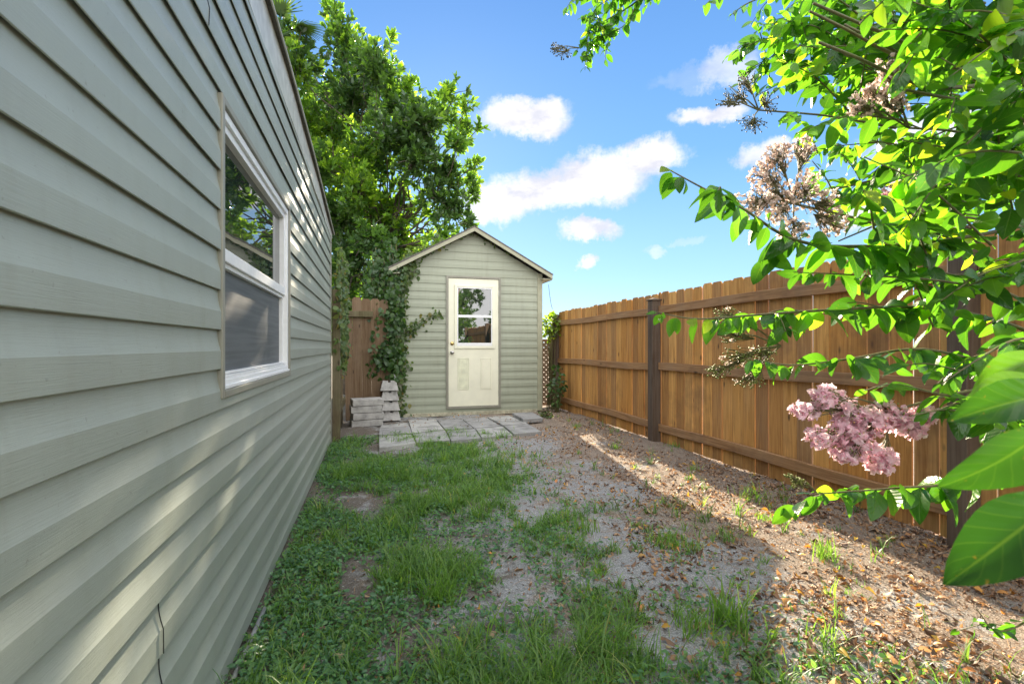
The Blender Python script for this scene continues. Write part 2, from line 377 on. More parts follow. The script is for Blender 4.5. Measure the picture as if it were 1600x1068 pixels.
M['treeleaf'] = leafmat('evergreen_leaf', [(0, (.055, .11, .045)), (.4, (.09, .18, .055)), (.75, (.15, .27, .06)), (1, (.27, .39, .08))], .46, .33, (2.0, 2.1, .6))
M['ivy'] = leafmat('ivy_leaf', [(0, (.025, .06, .02)), (.6, (.05, .11, .03)), (1, (.09, .17, .04))], .3, .4)
M['ivypale'] = leafmat('pale_vine_leaf', [(0, (.06, .10, .035)), (.6, (.10, .16, .05)), (.9, (.16, .22, .07)), (1, (.24, .16, .07))], .3, .5)
M['bush'] = leafmat('yellow_green_leaf', [(0, (.07, .13, .02)), (.6, (.16, .25, .03)), (1, (.34, .38, .04))], .45, .4)
M['palm'] = leafmat('palm_frond', [(0, (.05, .10, .035)), (1, (.13, .20, .06))], .3, .7, spec=.15)
M['petal'] = leafmat('pink_petal', [(0, (.95, .56, .68)), (.5, (.97, .76, .83)), (1, (.97, .89, .92))], .58, .6, (1.05, 1.0, 1.03), spec=.2)
M['palepetal'] = leafmat('pale_petal', [(0, (.62, .47, .40)), (.5, (.80, .69, .64)), (1, (.88, .83, .80))], .5, .6, (1.15, 1.05, 1.05), spec=.2)
M['stamen'] = plain('yellow_stamen', (.62, .40, .06), .6, bmp=0)
M['bud'] = plain('green_bud', (.20, .24, .05), .5, var=.3); M['darkbud'] = plain('seed_pod', (.07, .075, .035), .6, var=.3)
M['twig'] = plain('green_twig', (.13, .12, .05), .6, var=.3); M['bark'] = plain('bark', (.11, .09, .07), .85, var=.35, vs=12, bmp=.6)
M['smoothbark'] = plain('crape_bark', (.30, .22, .16), .7, var=.25, vs=7)

# ------------------------------------------------------------------ ground
def gz(x, y):
    x = np.asarray(x, float); y = np.asarray(y, float)
    z = .012*np.sin(x*2.1+1.3*np.sin(y*1.1))*np.cos(y*1.7+.5)+.009*np.sin(x*5.3+y*3.1)+.006*np.sin(x*9.7-y*8.3+2*np.sin(y*3.))
    z += .004*np.sin(x*23+3*np.sin(y*11))*np.sin(y*19+2*np.sin(x*7))
    return z*np.clip((x+.55)/.3, .3, 1)*np.where(np.abs(x) > 8, 0, 1)
def axis(lo, hi, step, far):
    a = np.arange(lo, hi, step); b = []; s_ = step
    x = hi
    while x < far: b.append(x); s_ *= 1.35; x += s_
    b.append(far); x = lo; s_ = step; c_ = []
    while x > -far: c_.append(x); s_ *= 1.35; x -= s_
    c_.append(-far); return np.array(c_[:0:-1]+[c_[0]-step*.3]+list(a)+b) if False else np.unique(np.concatenate([np.array(c_), a, np.array(b)]))
gx = axis(-.8, 4.2, .035, 400); gy = axis(.8, 9, .04, 400)
X, Y = np.meshgrid(gx, gy); Z = gz(X, Y)
V = np.stack([X, Y, Z], 2).reshape(-1, 3); nx = len(gx)
I, J = np.meshgrid(np.arange(len(gy)-1), np.arange(nx-1), indexing='ij'); q = (I*nx+J).ravel()
me = bpy.data.meshes.new('ground'); me.from_pydata(V.tolist(), [], np.stack([q, q+1, q+nx+1, q+nx], 1).tolist())
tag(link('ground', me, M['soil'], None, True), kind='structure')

# ------------------------------------------------------------------ lap siding
PROF = [(0.0, .0175), (.002, .0198), (.020, .0198), (.040, .0197), (.0610, .0195), (.064, .0184), (.086, .0130), (.097, .0110), (.108, .0098), (.125, .0088), (.150, .0066)]
def siding(mb, zs, pitch, segs, tr, seed=1, wave=.0007, step=.45):
    """zs = bottom edges; segs = list of (u0(z),u1(z),zmin,zmax); tr(u,d,z)->xyz"""
    r_ = np.random.default_rng(seed)
    for k, zb in enumerate(zs):
        jit = r_.normal(0, .0006); ph = r_.random()*6
        for (u0, u1, zmin, zmax) in segs:
            prof = [(zb+a*pitch/.132, d) for a, d in PROF]
            if prof[-1][0] <= zmin or prof[0][0] >= zmax: continue
            zz = np.array([p_[0] for p_ in prof]); dd = np.array([p_[1] for p_ in prof])
            rows = []
            lo, hi = max(zmin, zz[0]), min(zmax, zz[-1])
            if lo > zz[0]: rows.append((lo, float(np.interp(lo, zz[1:], dd[1:]))))
            rows += [(a, b) for a, b in prof if lo <= a <= hi]
            if hi < zz[-1]: rows.append((hi, float(np.interp(hi, zz[1:], dd[1:]))))
            L = max(u1((lo+hi)/2)-u0((lo+hi)/2), .01); n = max(1, int(L/step))
            for rows in ([q for q in rows if q[0]-zb <= .0022*pitch/.132], [q for q in rows if .0018*pitch/.132 <= q[0]-zb <= .0612*pitch/.132], [q for q in rows if q[0]-zb >= .0608*pitch/.132]):
              if len(rows) < 2: continue
              V = []
              for (z_, d_) in rows:
                a, b = u0(z_), u1(z_)
                if b < a: a = b = (a+b)/2
                for i in range(n+1):
                    u = a+(b-a)*i/n; d_ = d_
                    V.append(tr(u, d_+jit+wave*math.sin(u*1.7+ph)*math.sin(u*.6+2*ph), z_+.0012*math.sin(u*2.3+ph)))
              F = [(r*(n+1)+i, r*(n+1)+i+1, (r+1)*(n+1)+i+1, (r+1)*(n+1)+i) for r in range(len(rows)-1) for i in range(n)]
              mb.add(V, F)
    return mb
def cst(v): return lambda z: v

# ------------------------------------------------------------------ house on the left
WX = -.503; HY0, HY1 = -3.0, 6.15; HT = 2.56
house = thing('house', 'long house wall of sage grey vinyl lap siding filling the left side', 'house', (WX, 2, 0))
WY0, WY1, WZ0, WZ1 = 1.80, 3.17, .975, 1.99
zs = [1.205+.1315*k for k in range(-9, 11)]
mb = MB()
siding(mb, zs, .1315, [(cst(HY0), cst(WY0+.01), 0, HT), (cst(WY1-.01), cst(4.2), 0, HT), (cst(4.2), cst(5.2), 0, 2.53), (cst(5.2), cst(HY1), 0, 2.48), (cst(WY0+.01), cst(WY1-.01), 0, WZ0+.012), (cst(WY0+.01), cst(WY1-.01), WZ1-.012, HT)], lambda u, d, z: (WX+d, u, z), 3)
wall = mb.build('wall', M['siding'], house, True)
mb = MB().box((-7, HY0, .0), (WX-.006, WY0, HT)).box((-7, WY1, 0), (WX-.006, HY1-.02, 2.46)).box((-7, WY0, 0), (WX-.006, WY1, WZ0)).box((-7, WY0, WZ1), (WX-.006, WY1, HT)).box((-7, WY0, WZ0), (WX-.09, WY1, WZ1))
child(mb, 'sheathing', M['dark'], wall)
mb = MB().box((WX+.001, HY1-.03, .0), (WX+.024, HY1+.03, 2.47)).box((-7, HY1+.0, .0), (WX, HY1+.03, 2.47))
mb.build('corner_trim', M['trim'], house, bevel=.003)
def ftop(y): return float(np.interp(y, [-3, 3, 4.2, 6.3], [2.79, 2.76, 2.70, 2.52]))
def fbot(y): return float(np.interp(y, [-3, 3.2, 4.4, 6.3], [HT-.015, HT-.015, 2.51, 2.45]))
# fascia: slightly warped boards with gaps, and a drip edge
mb = MB()
ys = [HY0, -.4, 1.55, 3.3, 4.9, HY1+.12]
for i in range(5):
    a, b = ys[i]+.004, ys[i+1]-.004; n = 14
    T0 = [(a+(b-a)*j/n) for j in range(n+1)]
    V = []; k_ = i*1.7
    for y_ in T0:
        lo = fbot(y_)+.007*math.sin(y_*4.1+k_)+.004*math.sin(y_*11+k_); hi = ftop(y_); ox = WX+.022+.003*math.sin(y_*3+k_)
        V += [(ox, y_, lo), (ox, y_, hi), (ox-.012, y_, hi), (ox-.012, y_, lo)]
    F = [(4*j+q, 4*j+(q+1) % 4, 4*j+4+(q+1) % 4, 4*j+4+q) for j in range(n) for q in range(4)]+[(0, 3, 2, 1), (4*n, 4*n+1, 4*n+2, 4*n+3)]
    mb.add(V, F)
mb.build('fascia', M['fascia'], house)
RY = [HY0, 3.0, 4.2, HY1+.16]
mb = MB(); V = []
for y_q in RY:
    e_ = ftop(y_q)+.003; V += [(WX+.045, y_q, e_), (WX+.045, y_q, e_+.014), (-7, y_q, e_+.3), (-7, y_q, e_+.02)]
mb.add(V, [(4*j+q, 4*j+(q+1) % 4, 4*j+4+(q+1) % 4, 4*j+4+q) for j in range(3) for q in range(4)]+[(0, 3, 2, 1), (12, 13, 14, 15)])
mb.build('roof', M['shingle'], house)
mb = MB().tube([(WX+.047, y_q, ftop(y_q)) for y_q in RY], .006, 6); mb.build('drip_edge', M['fascia'], house)
# seams where two siding panels overlap
def seam(y, k0, k1, nm='panel_seam'):
    mb = MB()
    for k in range(k0, k1):
        zb = 1.205+.1315*k; pts = [(WX+d+.0022, y+(.018*(a/.13)-.01 if k % 2 else .004), zb+a) for a, d in PROF[1:] if a < .133]
        mb.tube(pts, .0013, 5)
    mb.build(nm, M['black'], house)
seam(1.335, -7, -5); seam(1.68, 7, 8); seam(3.9, 8, 9)
# window
win = MB()
t = .028
for (a, b) in (((WX-.01, WY0, WZ0), (WX+.026, WY0+t, WZ1)), ((WX-.01, WY1-t, WZ0), (WX+.026, WY1, WZ1)),
               ((WX-.01, WY0+t, WZ1-t), (WX+.026, WY1-t, WZ1)), ((WX-.01, WY0+t, WZ0), (WX+.026, WY1-t, WZ0+t))):
    win.box(a, b)
win = win.build('window', M['trim'], house, bevel=.004)
a0, a1, b0, b1 = WY0+t+.002, WY1-t-.002, WZ0+t+.002, WZ1-t-.002
def frame(mb, x0, x1, y0, y1, z0, z1, w_, wb=None, wt=None):
    wb = wb or w_; wt = wt or w_
    mb.box((x0, y0, z0), (x1, y0+w_, z1)).box((x0, y1-w_, z0), (x1, y1, z1)).box((x0, y0+w_, z0), (x1, y1-w_, z0+wb)).box((x0, y0+w_, z1-wt), (x1, y1-w_, z1)); return mb
child(frame(MB(), WX-.06, WX+.016, a0, a1, b0, b1, .030), 'frame', M['white'], win, bevel=.002)
zm = 1.45
child(frame(MB(), WX-.04, WX+.004, a0+.031, a1-.031, zm, b1-.031, .028, .045), 'upper_sash', M['white'], win, bevel=.002)
child(MB().box((WX-.028, a0+.058, zm+.044), (WX-.022, a1-.058, b1-.058)), 'upper_pane', M['glass'], win)
child(frame(MB(), WX-.046, WX-.008, a0+.031, a1-.031, b0+.031, zm-.001, .016, .022, .016), 'screen_frame', M['white'], win, bevel=.001)
child(MB().box((WX-.028, a0+.046, b0+.052), (WX-.026, a1-.046, zm-.016)), 'insect_screen', M['screen'], win)
child(MB().box((WX+.0165, a0, b0), (WX+.024, a1, b0+.012)).box((WX-.008, a0+.03, b0+.0305), (WX+.010, a1-.03, b0+.044)).box((WX-.008, a0+.03, b0+.047), (WX+.002, a1-.03, b0+.056)), 'sill', M['white'], win, bevel=.001)
# conduit on the ground
rod = MB(); P = [gnd(338, 1072, .02), gnd(362, 1010, .02), gnd(388, 955, .015)]; P = [np.array((WX+.045+.004*i, p_[1], .02)) for i, p_ in enumerate(P)]
rod.tube([P[0]-np.array((0, .4, 0)), P[0], P[1], P[2]], .009, 8)
tag(rod.build('pipe', M['pvc'], None, True), 'thin grey plastic pipe lying in the dirt at the foot of the house wall', 'pipe')

# ------------------------------------------------------------------ shed
SX0, SX1, SY = .387, 2.83, 8.0; EZ = 2.40; PX = (SX0+SX1)/2; PZ = 3.06; SYB = 10.3
slope = (PZ-EZ)/((SX1-SX0)/2)
shed = thing('garden_shed', 'small gabled sage green vinyl shed with a cream door at the yard end', 'shed', (PX, SY, 0))
DX0, DX1, DZ0, DZ1 = 1.16, 2.095, .115, 2.325
def gl(z): return SX0+.05 if z < EZ else SX0+(z-EZ)/slope
def gr_(z): return SX1-.05 if z < EZ else SX1-(z-EZ)/slope
mb = MB(); zs2 = [.06+.133*k for k in range(23)]
siding(mb, zs2, .133, [(cst(SX0+.05), cst(DX0+.01), 0, DZ1-.01), (cst(DX1-.01), cst(SX1-.05), 0, DZ1-.01), (gl, gr_, DZ1-.01, PZ), (cst(DX0), cst(DX1), 0, DZ0+.01)], lambda u, d, z: (u, SY-d*.75, z), 8)
sw = mb.build('front_wall', M['shed_siding'], shed, True)
mb = MB()
siding(mb, zs2, .133, [(cst(SY+.05), cst(SYB), 0, EZ)], lambda u, d, z: (SX1+d, u, z), 9)
mb.build('side_wall', M['shed_siding'], shed, True); mb = MB()
siding(mb, zs2, .133, [(cst(SY+.05), cst(SYB), 0, EZ)], lambda u, d, z: (SX0-d, u, z), 10)
mb.build('side_wall', M['shed_siding'], shed, True)
child(MB().prism([(SX0+.01, .05), (SX1-.01, .05), (SX1-.01, EZ), (PX, PZ-.01), (SX0+.01, EZ)], SY+.012, SYB, lambda a, b, h: (a, h, b)), 'sheathing', M['dark'], sw)
for nm, x0, x1 in (('l', SX0-.018, SX0+.075), ('r', SX1-.075, SX1+.018)):
    MB().box((x0, SY-.022, .03), (x1, SY+.06, EZ+.02)).build('corner_trim', M['shed_trim'], shed, bevel=.004)
MB().box((SX0+.08, SY-.03, .0), (SX1-.08, SY+.03, .062)).build('base_board', M['sill'], shed, bevel=.003)
# roof: two slabs
OV = .15; FY = SY-.16
for s_ in (-1, 1):
    ex = PX+s_*((SX1-SX0)/2+OV); ez = EZ-slope*OV+.05
    mb = MB().prism([(PX, PZ+.05), (ex, ez), (ex, ez+.028), (PX, PZ+.082)] if s_ > 0 else [(PX, PZ+.05), (PX, PZ+.082), (ex, ez+.028), (ex, ez)], FY, SYB+.15, lambda a, b, h: (a, h, b))
    mb.build('roof_slope', M['shingle'], shed)
    # rake board and drip edge
    mb = MB().prism([(PX, PZ-.008), (ex, ez-.058), (ex, ez+.004), (PX, PZ+.056)], FY-.018, FY-.002, lambda a, b, h: (a, h, b))
    mb.build('rake_board', M['shed_trim'], shed, bevel=.002)
    MB().prism([(PX, PZ+.058), (ex+s_*.01, ez+.006), (ex+s_*.01, ez+.026), (PX, PZ+.080)], FY-.024, FY-.0185, lambda a, b, h: (a, h, b)).build('drip_edge', M['shingle'], shed)
    MB().box((min(ex, ex-s_*.02), FY, ez-.075), (max(ex, ex-s_*.02), SYB+.15, ez+.0)).build('eave_board', M['shed_trim'], shed, bevel=.002)
    MB().prism([(ex-s_*.02, ez-.07), (ex-s_*.02, ez-.06), (PX+s_*((SX1-SX0)/2-.02), ez-.045), (PX+s_*((SX1-SX0)/2-.02), ez-.06)], FY, SYB+.1, lambda a, b, h: (a, h, b)).build('soffit', M['shed_trim'], shed)
# door
fr = MB(); wf = .035
for a, b in (((DX0, SY-.034, DZ0), (DX0+wf, SY, DZ1)), ((DX1-wf, SY-.034, DZ0), (DX1, SY, DZ1)), ((DX0+wf, SY-.034, DZ1-wf), (DX1-wf, SY, DZ1)), ((DX0+wf, SY-.040, DZ0), (DX1-wf, SY, DZ0+.03))): fr.box(a, b)
fr.build('door_frame', M['trim'], shed, bevel=.003)
dx0, dx1, dz0, dz1 = DX0+wf+.004, DX1-wf-.004, DZ0+.036, DZ1-wf-.005
door = MB().box((dx0, SY-.018, dz0), (dx1, SY+.02, dz1)).build('door', M['cream'], shed, bevel=.002)
dw = dx1-dx0; gx0, gx1, gz0, gz1 = dx0+.145, dx1-.115, 1.16, 2.135
def fframe(mb, x0, x1, z0, z1, w_, y0, y1):
    mb.box((x0, y0, z0), (x0+w_, y1, z1)).box((x1-w_, y0, z0), (x1, y1, z1)).box((x0+w_, y0, z0), (x1-w_, y1, z0+w_)).box((x0+w_, y0, z1-w_), (x1-w_, y1, z1)); return mb
child(fframe(MB(), gx0-.045, gx1+.045, gz0-.045, gz1+.045, .042, SY-.034, SY-.019), 'glass_moulding', M['cream'], door, bevel=.004)
zmid = 1.655
child(fframe(MB(), gx0-.002, gx1+.002, gz0-.002, gz1+.002, .018, SY-.030, SY-.019).box((gx0+.016, SY-.032, zmid-.022), (gx1-.016, SY-.019, zmid+.022)).box((gx0+.016, SY-.031, gz0+.0165), (gx1-.016, SY-.019, gz0+.05)), 'glass_frame', M['white'], door, bevel=.002)
child(MB().box((gx0+.017, SY-.0215, zmid+.022), (gx1-.017, SY-.0185, gz1-.017)), 'upper_pane', M['doorglass'], door)
child(MB().box((gx0+.017, SY-.0235, gz0+.05), (gx1-.017, SY-.0185, zmid-.022)), 'lower_pane', M['doorglass'], door)
for i, (x0, x1) in enumerate(((dx0+.155, dx0+.345), (dx1-.315, dx1-.13))):
    pm = fframe(MB(), x0, x1, .43, .955, .012, SY-.0235, SY-.0185).box((x0+.022, SY-.0225, .452), (x1-.022, SY-.0185, .933))
    pnl = child(pm, 'raised_panel', M['creamdirt'] if i == 0 else M['cream'], door, bevel=.003)
    if i == 0: pnl['label'] = 'mildewed left lower door panel'
def knob(z, prof, m_, nm):
    Mx = Matrix.Translation((dx0+.06, SY-.019, z))@Matrix.Rotation(R(90), 4, 'X')
    child(MB().lathe(prof, 18, Mx), nm, m_, door, True)
knob(1.05, [(.032, 0), (.034, .004), (.030, .008), (.011, .012), (.011, .035), (.022, .042), (.029, .052), (.029, .062), (.020, .072), (.001, .075)], M['steel'], 'door_knob')
knob(1.20, [(.030, 0), (.032, .006), (.026, .014), (.015, .017), (.012, .023), (.001, .024)], M['brass'], 'deadbolt')
for z_ in (.38, 1.25, 2.05): child(MB().box((dx1-.004, SY-.030, z_-.045), (dx1+.008, SY-.019, z_+.045)), 'hinge', M['steel'], door, bevel=.001)
# cable from eave to fence
A = np.array((SX1+.12, SY-.05, 2.23)); B = np.array((3.27, 8.6, 1.86))
pts = [A+(B-A)*t_-np.array((0, 0, .13*4*t_*(1-t_)*.5)) for t_ in np.linspace(0, 1, 14)]
tag(MB().tube(pts, .004, 5).build('cable', M['black'], None, True), 'thin dark cable sagging from the shed eave to the board fence', 'cable')

# ------------------------------------------------------------------ fences
def picket(mb, u0, u1, z0, z1, d0, d1, tr, ear=.022, tilt=0):
    poly = [(u0, z0), (u1, z0), (u1+tilt, z1-ear), (u1-ear*.9+tilt, z1), (u0+ear*.9+tilt, z1), (u0+tilt, z1-ear)]
    n = 6; V = [tr(u, d0, z) for u, z in poly]+[tr(u, d1, z) for u, z in poly]
    mb.add(V, [tuple(range(n)), tuple(range(n, 2*n))[::-1]]+[(i, n+i, n+(i+1) % n, (i+1) % n) for i in range(n)])
FX = 3.32
fence = thing('board_fence', 'tall cedar board fence with dog-eared pickets along the right side', 'fence', (FX, 4, 0))
posts = [-1.4, 1.95, 5.13, 8.42]
trf = lambda u, d, z: (FX+d, u, z)
r_ = random.Random(4)
for bi in range(3):
    y0, y1 = posts[bi]+.0, posts[bi+1]
    mb = MB(); u = y0+.02
    while u < y1-.03:
        wd = .139+r_.uniform(-.002, .002); gp = r_.choice([.003, .005, .009, .011, .014, .006])
        u1_ = min(u+wd, y1+.0)
        dd = r_.uniform(-.002, .003)
        picket(mb, u, u1_, r_.uniform(.0, .012), 1.79+r_.uniform(-.012, .014), .0+dd, .013+dd, trf, tilt=r_.uniform(-.002, .002))
        u = u1_+gp
    mb.build('picket_panel', M['picket'], fence)
    for zc_, h in ((1.585, .088), (.905, .088), (.185, .088)):
        dz = r_.uniform(-.01, .01)
        V = []; n = 12
        for j in range(n+1):
            y_ = y0+.055+(y1-y0-.11)*j/n; wob = .006*math.sin(j*.7+bi*2+zc_*5)
            for (dx_, dzz) in ((-.040, 0), (-.003, 0), (-.003, h), (-.040, h)): V.append((FX+dx_, y_, zc_+dz-h/2+dzz+wob))
        F = [(4*j+q, 4*j+4+q, 4*j+4+(q+1) % 4, 4*j+(q+1) % 4) for j in range(n) for q in range(4)]+[(0, 1, 2, 3), (4*n+3, 4*n+2, 4*n+1, 4*n)]
        MB().add(V, F).build('rail', M['rail'], fence, bevel=.004)
for i, y_ in enumerate(posts):
    pt = 1.81 if i < 2 else 1.72
    if i == 2: pt = 1.70
    ps = MB().box((FX-.118, y_-.052, -.05), (FX-.006, y_+.052, pt)).build('post', M['post'], fence, bevel=.006)
    capm = MB().box((FX-.130, y_-.064, pt+.001), (FX+.006, y_+.064, pt+.018)).add([(FX-.118, y_-.052, pt+.018), (FX-.006, y_-.052, pt+.018), (FX-.006, y_+.052, pt+.018), (FX-.118, y_+.052, pt+.018), (FX-.062, y_, pt+.038)], [(0, 1, 4), (1, 2, 4), (2, 3, 4), (3, 0, 4)])
    child(capm, 'post_cap', M['post'], ps, bevel=.002)
# lattice panel between shed and fence
lat = thing('lattice_panel', 'brown wooden lattice panel closing the gap between shed and board fence', 'lattice', (3.05, 8.75, 0))
LY = 8.75
mb = MB(); x0, x1, z0, z1 = SX1+.04, FX+.16, .04, 1.25
for s_ in (1, -1):
    c_ = -3.
    while c_ < 5:
        # line z = s*x + c ; clip to box
        pts = []
        for x_ in (x0, x1):
            z_ = s_*(x_-x0)+c_
            if z0 <= z_ <= z1: pts.append((x_, z_))
        for z_ in (z0, z1):
            x_ = x0+(z_-c_)/s_
            if x0 < x_ < x1: pts.append((x_, z_))
        if len(pts) >= 2 and math.dist(pts[0], pts[1]) > .05:
            (xa, za), (xb, zb) = pts[:2]; L = math.dist((xa, za), (xb, zb)); nx_, nz_ = -(zb-za)/L*.024, (xb-xa)/L*.024
            yy = LY+(.0 if s_ > 0 else .009)
            mb.prism([(xa+nx_, za+nz_), (xa-nx_, za-nz_), (xb-nx_, zb-nz_), (xb+nx_, zb+nz_)], yy, yy+.008, lambda a, b, h: (a, h, b))
        c_ += .095
mb.build('lattice', M['oldwood'], lat)
fframe(MB(), x0-.03, x1+.02, z0-.02, z1+.04, .05, LY-.012, LY-.001).build('frame', M['railx'], lat, bevel=.003)
# old fence at left between house and shed
of = thing('old_fence', 'short old brown picket fence section between the house corner and the shed', 'fence', (-.1, 7.75, 0))
mb = MB(); u = -.40
for i in range(5):
    zt = (1.66, 1.90, 1.88, 1.885, 1.87)[i]; wd = (.11, .135, .135, .13, .13)[i]
    picket(mb, u, u+wd, .02, zt, 0, .018, lambda u, d, z: (u, 7.75+d+.0, z), ear=.03, tilt=(-.02, -.02, -.02, -.02, -.02)[i]); u += wd+.001
mb.build('picket_panel', M['oldwood'], of)
MB().box((-.42, 7.70, 1.60), (.0, 7.748, 1.69)).build('rail', M['greenwood'], of, bevel=.003)
sf = thing('side_fence', 'weathered mossy side fence running back from the house corner under hanging vines', 'fence', (-.47, 6.9, 0))
mb = MB(); u = 6.32
for i in range(10):
    picket(mb, u, u+.135, .0, 1.80+r_.uniform(-.03, .02), 0, .018, lambda u, d, z: (-.455+d, u, z)); u += .138
mb.build('picket_panel', M['greenwood'], sf)
MB().box((-.437, 6.32, 1.42), (-.40, 7.69, 1.51)).build('rail', M['greenwood'], sf, bevel=.003)
MB().box((-.437, 6.32, .30), (-.40, 7.69, .39)).build('rail', M['greenwood'], sf, bevel=.003)
MB().box((-.475, 6.20, -.02), (-.385, 6.29, 1.84)).build('post', M['greenwood'], sf, bevel=.004)

# ------------------------------------------------------------------ pavers
def p2(zx, zy, z=.04): p_ = gnd(500+zx/4, 640+zy/4, z); return (p_[0], p_[1])
PAV = [([(368, 165), (576, 152), (598, 204), (370, 236)], 'grey paver at the front left corner of the patio', 0),
       ([(372, 114), (560, 103), (574, 146), (368, 158)], 'darker stained paver behind the front left corner paver', 0),
       ([(384, 94), (545, 78), (556, 98), (374, 110)], 'narrow dark paver wedged against the stacked blocks', 0),
       ([(580, 150), (782, 128), (812, 188), (604, 203)], 'second paver from left in the front row of the patio', 0),
       ([(552, 62), (722, 58), (774, 122), (576, 144)], 'mottled dark paver left of the shed door', 0),
       ([(790, 127), (966, 116), (1006, 172), (820, 188)], 'middle paver in the front row of the patio', 0),
       ([(730, 62), (884, 58), (956, 112), (784, 123)], 'paver in the back row below the left edge of the shed door', 0),
       ([(974, 115), (1142, 102), (1204, 155), (1012, 170)], 'fourth paver from left in the front row, behind a grass tuft', 0),
       ([(892, 57), (1040, 47), (1132, 99), (964, 111)], 'light paver in the back row at the middle of the shed door', 0),
       ([(1150, 100), (1300, 88), (1384, 136), (1210, 150)], 'rightmost paver in the front row, ending in bare sand', 0),
       ([(1048, 44), (1176, 32), (1262, 62), (1098, 68)], 'small paver in the back row right of the shed door', 0),
       ([(1104, 71), (1268, 65), (1296, 84), (1146, 97)], 'thin middle paver strip between the rightmost front and back pavers', 0),
       ([(1200, 20), (1325, 14), (1396, 50), (1270, 58)], 'loose raised paver at the right corner of the shed', .045)]
for k, (q4, lab, dz) in enumerate(PAV):
    P4 = [p2(x_, y_, .04+dz) for x_, y_ in q4]
    cx_, cy_ = np.mean([p_[0] for p_ in P4]), np.mean([p_[1] for p_ in P4])
    if P4[0][1] > SY-.06: pass
    P4 = [(x_, min(y_, SY-.05)) for x_, y_ in P4]
    h = .04+dz+.004*math.sin(k*2.3)
    P4 = P4[::-1] if (P4[1][0]-P4[0][0])*(P4[2][1]-P4[1][1])-(P4[1][1]-P4[0][1])*(P4[2][0]-P4[1][0]) < 0 else P4
    o = MB().prism(P4, -.02+dz, h).build('paver', M['concrete'], None, bevel=.005)
    tag(o, lab, 'paver', 'concrete pavers laid in front of the shed')

# ------------------------------------------------------------------ stacked blocks
ords = ['lowest', 'second from bottom', 'third from bottom', 'top']
c0 = gnd(572, 668)
for k in range(4):
    mb = MB(); a = R(-9+(1.5, -1, 2.2, 0)[k]); Mx = Matrix.Translation((c0[0]+(.0, .012, -.006, .01)[k], c0[1]+.16, .012+k*.098))@Matrix.Rotation(-a, 4, 'Z')
    mb.box((-.215, -.15, 0), (.215, .15, .093), Mx)
    tag(mb.build('concrete_block', M['block'], None, bevel=.008), ['lowest of the flat concrete blocks stacked by the old fence', 'flat concrete block second from the ground in the low stack', 'flat concrete block just under the top one of the low stack', 'topmost flat concrete block of the low stack by the old fence'][k], 'block', 'flat concrete blocks stacked in front of the old fence')
c1 = gnd(611, 661)
for k in range(4):
    z0 = .03+k*.150; xo = c1[0]+(.012, .0, -.012, -.02)[k]; yo = c1[1]+.05+.05*k*.3
    # wedge shaped wall block: face slopes back and narrows, with a notch at its upper edge
    wb, wt, h, dp, lean = .135, .098, .145, .26, .055
    nt = .020
    F0 = [(-wb, 0), (wb, 0), (wt, h), (nt, h), (nt, h-.028), (-nt, h-.028), (-nt, h), (-wt, h)]
    mb = MB().prism(F0, 0, 1, lambda a, b, hh: (xo+a, yo+b*lean/h+hh*dp*(1-.0*b), z0+b))
    tag(mb.build('wall_block', M['block'], None, bevel=.005), ['lowest tapered notched wall block beside the shed corner', 'second tapered notched wall block up beside the shed corner', 'third tapered notched wall block up beside the shed corner', 'top tapered notched wall block, under the hanging ivy'][k], 'block', 'tapered wall blocks stacked beside the shed')

